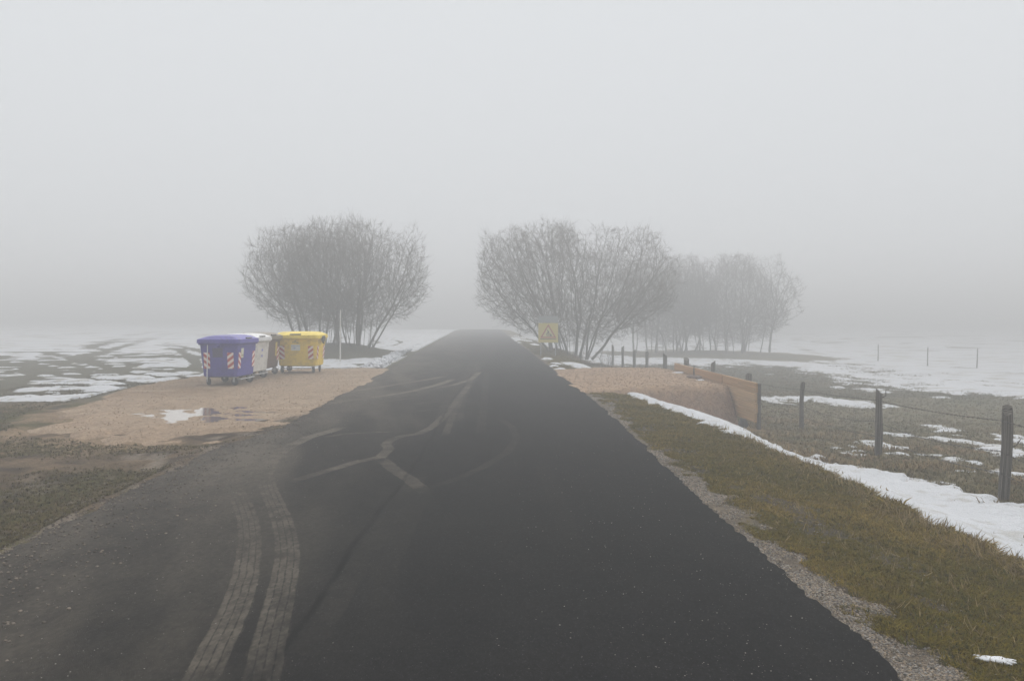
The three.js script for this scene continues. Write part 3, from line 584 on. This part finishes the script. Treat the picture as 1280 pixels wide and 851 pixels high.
  for (let n = 0; n < N; n++) if (rad(n) < 0.014) for (let k = 0, m = list[n].length ? (rnd() < 0.7 ? 2 : 1) : 5; k < m; k++) {
    const p = at(n), q = par[n] >= 0 ? p.clone().sub(at(par[n])).normalize() : V3(0, 1, 0), tip = !list[n].length, l = rr(0.16, 0.4) * (tip && k < 2 ? rr(1, 1.9) : 1), z = tip && k < 2 ? 0.35 : 0.8; q.add(V3(rr(-z, z), rr(-0.3, 0.9), rr(-z, z))).normalize();
    const e = p.clone().addScaledVector(q, l * 0.55), f = e.clone().addScaledVector(q.add(V3(rr(-0.3, 0.3), 0.25, rr(-0.3, 0.3))).normalize(), l * 0.45);
    twigs.tube([p, e, f], [thick * 0.95, thick * 0.8, thick * 0.55], 3);
  }
  trunks.forEach((t) => mesh('trunk', t.geo(), M.bark, root));
  mesh('limbs', limbs.geo(), M.bark, root);
  mesh('twigs', twigs.geo(), M.twig, root).userData.kind = 'stuff';
  return root;
}
const fan = (s, n, t0, t1, len, w, spread = 0.4) => { srand(s); return Array.from({ length: n }, (_, k) => { const az = (k + rr(-0.3, 0.3)) / n * 6.283; return [az, rr(t0, t1), len * rr(0.75, 1.1), w * rr(0.8, 1.15), spread * Math.cos(az) * rr(0.3, 1), spread * Math.sin(az) * rr(0.3, 1)]; }); };
const roadTrees = 'bare trees on either side of the road';
bareTree(31, 'wide many-stemmed bare tree behind the yellow container', [-8.2, 39.8], [...fan(1, 9, 0.05, 0.35, 1.9, 1.3, 1.1), ...fan(71, 12, 0.02, 0.3, 1.3, 0.8, 1.9)], [3.2, 5.75, 3.0, 0.55], roadTrees);
bareTree(32, 'bare tree with stout leaning trunks beside the ploughed snow', [-5.9, 38.2], [[0.3, 0.06, 2.0, 2.5], [0.2, 0.5, 2.0, 1.2, 0.5], [-0.2, 0.62, 1.8, 1.0, 0.7], [2.9, 0.3, 2.0, 1.0, -0.5], [1.6, 0.3, 2.0, 1, 0, 0.3], [-1.5, 0.3, 2.0, 1, 0, -0.3], [2.6, 0.12, 2.2, 1, -0.9, 0.2], ...fan(72, 10, 0.02, 0.35, 1.2, 0.8, 1.4)], [3.6, 6.05, 3.2, 0.6], roadTrees);
bareTree(33, 'spreading bare tree of several trunks behind the yellow sign', [4.7, 40], [[3.05, 0.06, 1.7, 2.8, -1.2], [3.1, 0.75, 1.6, 1, -1.0, 0.1], [2.6, 0.4, 1.8, 1, -0.6], [0.8, 0.06, 2.0, 2.4, 0.2], [1.7, 0.12, 2.0, 2.0, -0.05, 0.3], [1.2, 0.2, 2.0, 1.2, 0.5, 0.1], [2.4, 0.15, 2.0, 1.3, -0.4, -0.2], [0.1, 0.3, 2.0, 1, 0.5], [0.0, 0.8, 2.2, 1, 0.8], [-0.4, 0.5, 2.0, 1, 0.6, -0.2], [-1.6, 0.35, 2.0, 1, 0, -0.4], [4.0, 0.4, 1.9, 1, -0.7, -0.3], ...fan(73, 12, 0.02, 0.35, 1.2, 0.9, 1.3)], [4.9, 6.7, 3.6, 0.6], roadTrees, 14500);
const clumps = 'bare thickets in the field behind the fence';
bareTree(34, 'pale thicket of slim stems in the snow field, next to the road tree', [14.4, 62], fan(4, 18, 0.03, 0.25, 2.2, 1.0, 2.6), [4.1, 7.5, 3.2, 0.4], clumps, 13000, 0.0056);
bareTree(35, 'broad rounded thicket of slim stems farthest out in the snow field', [19.6, 63], fan(5, 24, 0.03, 0.3, 2.3, 1.0, 3.7), [5.6, 7.8, 3.8, 0.4], clumps, 16000, 0.0056);

// a small bare shrub by the field entrance
{
  srand(41); const [x, y, z] = onGround(757, 464), root = thing('bare_shrub', 'small bare shrub of thin upright stems beyond the field entrance', 'shrub', [x, y - 0.03, z]);
  for (let k = 0; k < 16; k++) {
    const t = new Tubes(), az = rr(0, 6.28), tilt = rr(0.05, 0.5), h = rr(0.6, 1.15), p = V3(0.12 * Math.cos(az), 0, 0.12 * Math.sin(az)), dr = V3(Math.cos(az) * Math.sin(tilt), Math.cos(tilt), Math.sin(az) * Math.sin(tilt)), pts = [p.clone()], rs = [0.011];
    for (let i = 1; i <= 5; i++) { dr.x += rr(-0.1, 0.1); dr.z += rr(-0.1, 0.1); dr.y += 0.05; dr.normalize(); p.addScaledVector(dr, h / 5); pts.push(p.clone()); rs.push(0.011 - 0.0016 * i); if (i > 1) { const e = p.clone().add(V3(rr(-0.14, 0.14), rr(0.08, 0.22), rr(-0.14, 0.14))); t.tube([p.clone(), e], [0.005, 0.003], 3); } }
    t.tube(pts, rs, 5); mesh('stem', t.geo(), M.twig, root);
  }
}

// ------------------------------------------------------------------ barbed wire fence
const postMat = std({ color: rgb(0.27, 0.245, 0.21), map: woodGrain, bumpMap: woodGrain, bumpScale: 0.012, roughness: 1 });
const wireMat = std({ color: rgb(0.06, 0.056, 0.052), roughness: 0.7, metalness: 0.4 });
function postGeo(s, h, r, bend) {                                            // a split log with a slanting sawn top and a wavering outline
  srand(s); const n = 14, rows = 16, P = [], U = [], F = [], cut = rr(0.09, 0.16), ca = rr(-0.6, 0.6), b = [rr(-1, 1) * bend, rr(-1, 1) * bend], flat = rr(0.55, 0.85), fa = rr(0, 6.28);
  const rim = (j, i) => {
    const a = i / n * 6.2832, t = j / rows, q = r * lerp(1.12, 0.92, t) * (1 - (1 - flat) * Math.max(0, Math.cos(a - fa)) ** 3) * (0.8 + 0.42 * noise(Math.cos(a) * 2.2 + s, Math.sin(a) * 2.2 + t * 5)), w = Math.sin(t * 4 + s);
    return [b[0] * w + Math.cos(a) * q, Math.min(t * (h + 0.25) - 0.25, h - cut * (0.5 - 0.5 * Math.cos(a - ca)) + 0.03 * (noise(i * 0.9, s) - 0.5) - 0.003 * (rows - j)), b[1] * w + Math.sin(a) * q];
  };
  for (let j = 0; j <= rows; j++) for (let i = 0; i <= n; i++) { P.push(...rim(j, i % n)); U.push(i / n * 1.6, j / rows * h * 0.8); }
  for (let j = 0; j < rows; j++) for (let i = 0; i < n; i++) { const k = j * (n + 1) + i; F.push(k, k + n + 1, k + n + 2, k, k + n + 2, k + 1); }
  const c = P.length / 3; let cx = 0, cy = 0, cz = 0; for (let i = 0; i < n; i++) { const q = rim(rows, i); cx += q[0] / n; cy += q[1] / n; cz += q[2] / n; }
  P.push(cx, cy, cz); U.push(0.5, 0.5); for (let i = 0; i < n; i++) { P.push(...rim(rows, i)); U.push(0.5 + 0.2 * Math.cos(i / n * 6.28), 0.5 + 0.2 * Math.sin(i / n * 6.28)); } for (let i = 0; i < n; i++) F.push(c, c + 1 + (i + 1) % n, c + 1 + i);
  const g = new THREE.BufferGeometry(); g.setAttribute('position', new THREE.Float32BufferAttribute(P, 3)); g.setAttribute('uv', new THREE.Float32BufferAttribute(U, 2)); g.setIndex(F); g.computeVertexNormals(); return g;
}
function wireGeo(a, b, sag, s, barbs = true, r = 0.0035) {
  srand(s); const t = new Tubes(), L = a.distanceTo(b), n = 18, at = (u) => a.clone().lerp(b, u).add(V3(0, -sag * 4 * u * (1 - u), 0));
  t.tube(Array.from({ length: n + 1 }, (_, k) => at(k / n)), Array(n + 1).fill(r), 4);
  if (barbs) for (let q = 0.08; q < L; q += 0.125) { const p = at(q / L); for (let k = 0; k < 2; k++) { const e = V3(rr(-1, 1), rr(-1, 1), rr(-1, 1)).normalize().multiplyScalar(0.019); t.tube([p.clone().sub(e), p.clone().add(e)], [0.0025, 0.002], 3); } t.tube([p.clone().add(V3(0, 0, -0.009)), p.clone().add(V3(0, 0, 0.009))], [0.0065, 0.0065], 4); }
  return t.geo();
}
{
  const spots = [[5.25, 4.6, 1.15, 0.07, 0.01], [5.92, 8.8, 1.12, 0.058, 0.014], [6.63, 13.1, 1.13, 0.054, 0.05], [7.32, 18.0, 1.1, 0.05, 0.018], [7.08, 21.0, 1.18, 0.085, 0.01], [7.0, 24.0, 1.3, 0.075, 0.01], [6.95, 27.0, 1.28, 0.09, 0.015], [6.95, 30.2, 1.3, 0.08, 0.01], [7.05, 34.0, 1.25, 0.07, 0.02], [7.15, 37.4, 1.2, 0.07, 0.02], [7.25, 41, 1.2, 0.07, 0.02], [7.3, 44.5, 1.2, 0.07, 0.02]];
  const root = thing('barbed_wire_fence', 'weathered wooden post fence with sagging barbed wire along the ditch', 'fence');
  const tops = spots.map(([x, d, h, r, b], k) => {
    const y = landHeight(x, d), p = mesh('post', postGeo(51 + k * 7, h, r, b), postMat, root); p.position.set(x, y, -d); p.rotation.y = k * 1.3;
    if (k === 1 || k === 2) { const t = new Tubes(), s = k === 1 ? V3(0.07, 0.62, 0) : V3(0.06, 0.98, 0); t.tube([s, s.clone().add(V3(0.05, 0.03, 0.01)), s.clone().add(V3(k === 1 ? 0.1 : 0.05, k === 1 ? 0.1 : 0.13, 0.01))], [0.012, 0.009, 0.004], 5); const m = mesh('stub', t.geo(), postMat, p); m.rotation.y = -k * 1.3; }
    return V3(x, y, -d);
  });
  for (let k = 0; k + 1 < tops.length; k++) for (const [n, f, sag] of [[0, 0.83, 0.03], [1, 0.52, 0.07], [2, 0.3, 0.05]]) {
    const a = tops[k].clone().add(V3(-0.06, spots[k][2] * f, 0)), b = tops[k + 1].clone().add(V3(-0.06, spots[k + 1][2] * f, 0));
    mesh('barbed_wire', wireGeo(a, b, sag * (0.6 + 0.8 * hash(k, n)), 300 + k * 5 + n, k < 4), wireMat, root);
  }
}
{
  const pts = [[1098, 452], [1160, 458], [1222, 460]].map(([px, py]) => onGround(px, py)), root = thing('field_fence', 'faint row of fence posts far out in the right snow field', 'fence');
  const tops = pts.map((p, k) => { const m = mesh('post', postGeo(90 + k, 1.2, 0.032, 0.01), postMat, root); m.position.set(p[0], landHeight(p[0], -p[2]), p[2]); return m.position.clone(); });
  for (let k = 0; k < 2; k++) for (const h of [0.6, 1.1]) mesh('wire', wireGeo(tops[k].clone().add(V3(0, h, 0)), tops[k + 1].clone().add(V3(0, h, 0)), 0.06, 400 + k, false, 0.0022), wireMat, root);
}

// ------------------------------------------------------------------ plank retaining wall of the field entrance
{
  const root = thing('plank_retaining_wall', 'new timber plank wall holding the gravel of the field entrance', 'retaining wall', [6.2, 0, 0]);
  const mats = [[0.42, 0.262, 0.125], [0.38, 0.225, 0.105], [0.45, 0.29, 0.15], [0.36, 0.2, 0.09]].map((c) => std({ color: rgb(...c), map: sawnGrain, bumpMap: sawnGrain, bumpScale: 0.004, roughness: 0.85 }));
  mats.forEach((m) => m.color.multiplyScalar(1.9));
  srand(61);
  const nail = new THREE.CylinderGeometry(0.009, 0.009, 0.008, 8).rotateZ(Math.PI / 2), darkPlastic2 = std({ color: rgb(0.08, 0.07, 0.06) });
  const lens = [2.55, 2.6, 2.55], top = 0.24, hgt = 0.222, base = new RoundedBoxGeometry(0.045, hgt, 1, 1, 0.006);
  for (let row = 0; row < 4; row++) { let d = 17.8 + (row % 2 ? 0.03 : 0); for (let k = 0; k < 3; k++) {
    const L = lens[(k + row) % 3], g = base.clone(), p = g.attributes.position, uv = g.attributes.uv;
    for (let i = 0; i < p.count; i++) { p.setZ(i, p.getZ(i) * (L - 0.012)); uv.setXY(i, p.getY(i) * 1.6 + row * 0.37 + k * 0.21, p.getZ(i) * 0.35 + k); }
    const m = mesh('plank', g, mats[(row + k * 2 + (rnd() > 0.5 ? 1 : 0)) % 4], root); m.position.set(rr(-0.012, 0.008), top - hgt / 2 - row * (hgt + 0.008), -(d + L / 2)); m.rotation.z = rr(-0.05, 0.05); d += L;
  } }
  for (const d of [17.86, 20.35, 22.95, 25.3]) for (let row = 0; row < 4; row++) for (const q of [-0.05, 0.05]) { const n = mesh('nail', nail, darkPlastic2, root); n.position.set(-0.026, top - hgt / 2 - row * (hgt + 0.008) + q, -d - 0.03); }
  for (const [d, h] of [[17.86, 0.0], [20.35, 0.02], [22.95, -0.02], [25.3, 0.03]]) { const y = landHeight(6.27, d) - 0.15, g = new RoundedBoxGeometry(0.075, top - 0.02 + h - y, 0.085, 1, 0.006), m = mesh('stake', g, postMat, root); m.position.set(0.066, (top - 0.02 + h + y) / 2, -d); }
}
{
  const y = entranceHeight(5.75, 21.6), m = mesh('marker_stake', postGeo(71, 0.34, 0.022, 0.004), postMat); m.position.set(5.78, y, -21.6); m.rotation.z = 0.03;
  tag(m, 'thin brown stake standing in the gravel by the plank wall', 'stake');
  const g = new THREE.SphereGeometry(1, 20, 10), p = g.attributes.position; for (let i = 0; i < p.count; i++) { const f = 0.7 + 0.7 * noise(p.getX(i) * 3 + 9, p.getZ(i) * 3 + 9); p.setXYZ(i, p.getX(i) * 0.2 * f, p.getY(i) * 0.07 * f, p.getZ(i) * 0.3 * f); } g.computeVertexNormals();
  const c = mesh('earth_heap', g, std({ color: rgb(0.15, 0.1, 0.078), bumpMap: grainTex, bumpScale: 0.02 })); c.position.set(5.78, y, -21.6);
  tag(c, 'little heap of dark earth round the thin stake', 'earth heap');
  const s = mesh('dark_boulder', stoneGeo(77), std({ color: rgb(0.09, 0.085, 0.08) })); s.scale.set(0.12, 0.24, 0.1); s.position.set(6.02, landHeight(6.02, 18.2) + 0.1, -18.2);
  tag(s, 'dark stone at the foot of the plank wall', 'stone');
}

// ------------------------------------------------------------------ waste containers
function ring(w, d, r, n = 5) { const o = []; for (const [sx, sz, a0] of [[1, 1, 0], [-1, 1, 1], [-1, -1, 2], [1, -1, 3]]) for (let k = 0; k <= n; k++) { const a = (a0 + k / n) * Math.PI / 2; o.push([sx * (w / 2 - r) + r * Math.cos(a), sz * (d / 2 - r) + r * Math.sin(a)]); } return o; }
function loft(levels, capTop = true, capBottom = true) {                     // levels: [y, width, depth, corner radius, z shift]
  const P = [], F = [], n = ring(1, 1, 0.1).length;
  for (const [y, w, d, r, dz = 0] of levels) for (const [x, z] of ring(w, d, r)) P.push(x, y, z + dz);
  for (let k = 0; k + 1 < levels.length; k++) for (let i = 0; i < n; i++) { const a = k * n + i, b = k * n + (i + 1) % n; F.push(a, a + n, b + n, a, b + n, b); }
  const cap = (k, flip) => { const c = P.length / 3, [y, , , , dz = 0] = levels[k]; P.push(0, y, dz); for (let i = 0; i < n; i++) { const a = k * n + i, b = k * n + (i + 1) % n; flip ? F.push(c, a, b) : F.push(c, b, a); } };
  if (capTop) cap(levels.length - 1, false); if (capBottom) cap(0, true);
  const g = new THREE.BufferGeometry(); g.setAttribute('position', new THREE.Float32BufferAttribute(P, 3)); g.setIndex(F); const e = g.toNonIndexed(), q = e.attributes.position, uv = []; for (let i = 0; i < q.count; i++) uv.push(q.getX(i) * 0.7 + q.getZ(i) * 0.8, q.getY(i) * 0.8); e.setAttribute('uv', new THREE.Float32BufferAttribute(uv, 2)); e.computeVertexNormals(); return e;
}
const BW = 1.14, BT = 1.27, DW = 0.86, DT = 0.98, YB = 0.2, YT = 1.06;       // body: widths and depths at its foot and top
const halfZ = (y) => lerp(DW, DT, (y - YB) / (YT - YB)) / 2, halfX = (y) => lerp(BW, BT, (y - YB) / (YT - YB)) / 2;
function decal(face, u0, u1, y0, y1, lift = 0.004) {                         // a flat sticker lying on a sloping face
  const P = [], at = (u, y) => { const z = halfZ(y) + lift, x = halfX(y) + lift; return face === 'front' ? [u, y, z] : face === 'right' ? [x, y, -u] : face === 'left' ? [-x, y, u] : [-u, y, -z]; };
  for (const [u, y] of [[u0, y0], [u1, y0], [u1, y1], [u0, y1]]) P.push(...at(u, y));
  const g = new THREE.BufferGeometry(); g.setAttribute('position', new THREE.Float32BufferAttribute(P, 3)); g.setAttribute('uv', new THREE.Float32BufferAttribute([0, 0, 1, 0, 1, 1, 0, 1], 2)); g.setIndex([0, 1, 2, 0, 2, 3]); g.computeVertexNormals(); return g;
}
function printTex(w, h, f) { const d = new Uint8Array(w * h * 4); for (let j = 0; j < h; j++) for (let i = 0; i < w; i++) { const c = f((i + 0.5) / w, (j + 0.5) / h), k = (j * w + i) * 4; d[k] = c[0]; d[k + 1] = c[1]; d[k + 2] = c[2]; d[k + 3] = 255; } const t = new THREE.DataTexture(d, w, h); t.colorSpace = THREE.SRGBColorSpace; t.magFilter = THREE.LinearFilter; t.minFilter = THREE.LinearFilter; t.needsUpdate = true; return t; }
const stripes = (dir) => std({ map: printTex(64, 128, (u, v) => ((v * 2.6 + dir * u * 0.75 + 4) % 1) < 0.5 ? [178, 70, 62] : [228, 214, 206]), roughness: 0.5 });
const stripeL = stripes(1), stripeR = stripes(-1);
const labelMat = std({ map: printTex(64, 48, (u, v) => (v > 0.72 && v < 0.8) || (v > 0.3 && v < 0.6 && u > 0.15 && u < 0.55 && hash(Math.floor(u * 20), Math.floor(v * 18)) > 0.45) ? [120, 140, 170] : [206, 210, 206]), roughness: 0.6 });
const paleLabel = std({ map: printTex(32, 48, (u, v) => v > 0.15 && v < 0.35 ? [170, 165, 130] : [205, 205, 185]), roughness: 0.6 });
const fadedPatch = std({ color: rgb(0.06, 0.05, 0.13), roughness: 0.8 });
const darkPrint = std({ map: printTex(64, 32, (u, v) => hash(Math.floor(u * 14), Math.floor(v * 4)) > 0.4 && v < 0.45 ? [95, 80, 40] : v > 0.6 && Math.abs(u - 0.5) < 0.12 ? [90, 75, 40] : [204, 172, 40]), roughness: 0.6 });
const steel = std({ color: rgb(0.42, 0.43, 0.44), roughness: 0.45, metalness: 0.7 }), rubber = std({ color: rgb(0.035, 0.035, 0.036), roughness: 0.9 }), darkPlastic = std({ color: rgb(0.06, 0.058, 0.055), roughness: 0.7 }), whiteRod = std({ color: rgb(0.66, 0.66, 0.68), roughness: 0.5 });
function container(label, spot, turn, bodyC, lidC, extra) {
  const root = thing('waste_container', label, 'waste container', spot, turn, 'waste containers on the gravel lay-by');
  const body = phys({ color: rgb(...bodyC), roughness: 0.6, map: grimeTex, bumpMap: softTex, bumpScale: 0.002 }), lid = phys({ color: rgb(...lidC), map: grimeTex, roughness: 0.55 }); body.color.multiplyScalar(1.15); lid.color.multiplyScalar(1.15);
  mesh('body', loft([[YB, BW - 0.1, DW - 0.1, 0.1], [YB + 0.03, BW, DW, 0.1], [lerp(YB, YT, 0.5), lerp(BW, BT, 0.5), lerp(DW, DT, 0.5), 0.09], [YT - 0.1, BT - 0.015, DT - 0.015, 0.08], [YT, BT, DT, 0.08]]), body, root);
  mesh('rim', loft([[YT - 0.055, BT + 0.05, DT + 0.05, 0.09], [YT, BT + 0.09, DT + 0.09, 0.1], [YT + 0.03, BT + 0.09, DT + 0.09, 0.1]]), body, root);
  const L = mesh('lid', loft([[YT - 0.01, BT + 0.125, DT + 0.13, 0.11], [YT + 0.085, BT + 0.11, DT + 0.115, 0.11], [YT + 0.115, BT + 0.02, DT - 0.05, 0.11, 0.01], [YT + 0.155, BT - 0.1, DT - 0.26, 0.1, 0.02], [YT + 0.18, BT - 0.28, DT - 0.5, 0.09, 0.03], [YT + 0.188, BT - 0.6, DT - 0.78, 0.06, 0.03]]), lid, root);
  const grip = mesh('handle', new RoundedBoxGeometry(0.34, 0.03, 0.05, 2, 0.012), darkPlastic, L); grip.position.set(0, YT + 0.11, DT / 2 + 0.035);
  for (const sx of [-1, 1]) {
    const h = mesh('hinge', new THREE.CylinderGeometry(0.03, 0.03, 0.12, 10).rotateZ(Math.PI / 2), body, root); h.position.set(sx * 0.42, YT + 0.05, -DT / 2 - 0.075);
    const t = mesh('trunnion', mergeGeometries([new THREE.CylinderGeometry(0.028, 0.028, 0.11, 12).rotateZ(Math.PI / 2), new THREE.CylinderGeometry(0.055, 0.055, 0.02, 14).rotateZ(Math.PI / 2).translate(-sx * 0.045, 0, 0)]), body, root); t.position.set(sx * (BT / 2 + 0.085), YT - 0.07, 0.02);
    for (const sz of [-1, 1]) {
      const c = new THREE.Group(); c.name = 'castor'; c.position.set(sx * (BW / 2 - 0.1), 0, sz * (DW / 2 - 0.1)); c.rotation.y = 0.4 * sx + 0.25 * sz; root.add(c);
      mesh('tyre', new THREE.TorusGeometry(0.072, 0.026, 8, 20).rotateY(Math.PI / 2).translate(0, 0.098, 0.02), rubber, c);
      mesh('hub', new THREE.CylinderGeometry(0.055, 0.055, 0.034, 14).rotateZ(Math.PI / 2).translate(0, 0.098, 0.02), darkPlastic, c);
      mesh('fork', mergeGeometries([new THREE.BoxGeometry(0.008, 0.12, 0.05).translate(-0.036, 0.145, 0.01), new THREE.BoxGeometry(0.008, 0.12, 0.05).translate(0.036, 0.145, 0.01), new THREE.BoxGeometry(0.09, 0.022, 0.09).translate(0, 0.208, 0)]), steel, c);
    }
  }
  mesh('pedal_bar', mergeGeometries([new THREE.CylinderGeometry(0.013, 0.013, BW - 0.24, 8).rotateZ(Math.PI / 2).translate(0, 0.15, DW / 2 + 0.05), ...[-1, 1].map((s) => new THREE.CylinderGeometry(0.012, 0.012, 0.2, 8).rotateX(Math.PI / 2).translate(s * (BW / 2 - 0.13), 0.16, DW / 2 - 0.04))]), steel, root);
  const sticker = (face, u, w, y0, y1, m) => mesh('sticker', decal(face, u - w / 2, u + w / 2, y0, y1), m, root);
  extra(root, sticker);
  return root;
}
const padY = (x, d) => Math.max(padHeight(x, d), landHeight(x, d));
const row = [[-6.46, 20.6], [-6.52, 22.1], [-6.60, 23.6]];
const chevrons = (st, faces) => { for (const f of faces) { const e = (f === 'front' || f === 'back' ? BW : DW) / 2 - 0.13; st(f, -e, 0.16, 0.42, 0.82, stripeL); st(f, e, 0.16, 0.42, 0.82, stripeR); } };
container('violet blue waste container with red and white striped corners', [row[0][0], padY(...row[0]), -row[0][1]], Math.PI / 2 - 0.1, [0.05, 0.038, 0.27], [0.066, 0.052, 0.31], (r, st) => {
  chevrons(st, ['left', 'front']); st('left', -0.02, 0.26, 0.7, 0.93, fadedPatch); st('front', -0.3, 0.16, 0.68, 0.92, paleLabel);
  mesh('lift_rod', new THREE.CylinderGeometry(0.014, 0.014, 0.92, 8).rotateZ(-0.06).translate(-halfX(0.6) - 0.05, 0.62, -0.27), whiteRod, r);
});
container('off-white waste container between the violet and the brown one', [row[1][0], padY(...row[1]), -row[1][1]], Math.PI / 2 - 0.12, [0.56, 0.54, 0.5], [0.62, 0.62, 0.62], (r, st) => { st('front', 0.1, 0.1, 0.6, 0.66, std({ color: rgb(0.2, 0.2, 0.5) })); st('front', 0.1, 0.1, 0.76, 0.82, std({ color: rgb(0.2, 0.2, 0.5) })); });
container('brown waste container at the far end of the row of three', [row[2][0], padY(...row[2]), -row[2][1]], Math.PI / 2 - 0.14, [0.115, 0.066, 0.05], [0.15, 0.12, 0.085], (r, st) => { chevrons(st, ['left', 'front']); st('front', 0.3, 0.14, 0.55, 0.95, std({ color: rgb(0.55, 0.42, 0.06) })); });
container('yellow waste container with a paper notice, standing apart from the row', [-5.55, padY(-5.55, 24.7), -24.7], -0.1, [0.72, 0.5, 0.012], [0.78, 0.58, 0.03], (r, st) => {
  chevrons(st, ['front', 'right', 'left']); st('front', -0.02, 0.28, 0.68, 0.86, labelMat); st('front', -0.02, 0.2, 0.9, 0.98, darkPrint);
  mesh('lifting_bracket', mergeGeometries([new THREE.TorusGeometry(0.1, 0.03, 8, 18, 4.6).rotateY(Math.PI / 2).translate(BT / 2 + 0.1, YT - 0.06, 0.1), new THREE.BoxGeometry(0.08, 0.1, 0.14).translate(BT / 2 + 0.09, YT - 0.06, 0.1)]), darkPlastic, r);
});

// ------------------------------------------------------------------ road works sign and marker pole
{
  const z = -36, x = 684 / 1000 * 0 + pix(684.5, 443)[0], root = thing('roadworks_sign', 'yellow road works sign with a red triangle beside the bare tree', 'road sign', [x, landHeight(x, 36) - 0.02, z], 0.05);
  const yellow = std({ color: rgb(0.6, 0.5, 0.14), roughness: 0.5 }), red = std({ color: rgb(0.42, 0.1, 0.06), roughness: 0.5 }), black = std({ color: rgb(0.03, 0.03, 0.03) }), grey = std({ color: rgb(0.3, 0.32, 0.31), roughness: 0.6 }), pale = std({ color: rgb(0.6, 0.54, 0.26), roughness: 0.6 });
  const W = 0.9, B = 0.62, T = 1.5;
  mesh('panel', new RoundedBoxGeometry(W, T - B, 0.02, 2, 0.008).translate(0, (T + B) / 2, 0), yellow, root);
  mesh('top_plate', new RoundedBoxGeometry(W, 0.3, 0.018, 2, 0.008).translate(0, T + 0.165, 0), grey, root);
  const tri = (r) => { const s = new THREE.Shape(); for (let k = 0; k < 3; k++) { const a = Math.PI / 2 + k * 2.0944; s[k ? 'lineTo' : 'moveTo'](r * Math.cos(a), r * Math.sin(a)); } s.closePath(); return s; };
  const outer = tri(0.42); outer.holes.push(tri(0.31));
  mesh('triangle', new THREE.ExtrudeGeometry(outer, { depth: 0.004, bevelEnabled: false }).translate(0, B + 0.42, 0.012), red, root);
  mesh('triangle_field', new THREE.ExtrudeGeometry(tri(0.306), { depth: 0.002, bevelEnabled: false }).translate(0, B + 0.42, 0.012), pale, root);
  const man = [new THREE.CircleGeometry(0.026, 12).translate(-0.02, 0.12, 0), new THREE.PlaneGeometry(0.045, 0.13).rotateZ(-0.5).translate(0.0, 0.04, 0), new THREE.PlaneGeometry(0.026, 0.13).rotateZ(0.25).translate(-0.05, -0.06, 0), new THREE.PlaneGeometry(0.026, 0.12).rotateZ(-0.3).translate(0.03, -0.06, 0), new THREE.PlaneGeometry(0.016, 0.16).rotateZ(0.8).translate(0.07, 0.0, 0), new THREE.CircleGeometry(0.06, 12, 0, Math.PI).translate(0.12, -0.12, 0)];
  mesh('worker_symbol', mergeGeometries(man).translate(-0.01, B + 0.42, 0.017), black, root);
  mesh('lower_stripe', new THREE.PlaneGeometry(W * 0.8, 0.03).translate(0, B + 0.16, 0.0125), black, root);
  for (const s of [-1, 1]) mesh('leg', new THREE.BoxGeometry(0.035, T + 0.3, 0.03).translate(s * 0.33, (T + 0.3) / 2 - 0.03, -0.028), steel, root);
}
{
  const [x, y, z] = onGround(425, 453), m = mesh('snow_pole', new THREE.CylinderGeometry(0.022, 0.028, 2.1, 10).translate(0, 1.02, 0), std({ color: rgb(0.62, 0.6, 0.55), roughness: 0.6 })); m.position.set(x, y, z); m.rotation.z = -0.012;
  tag(m, 'thin pale snow pole beside the yellow container', 'pole');
}

renderer.render(scene, camera);
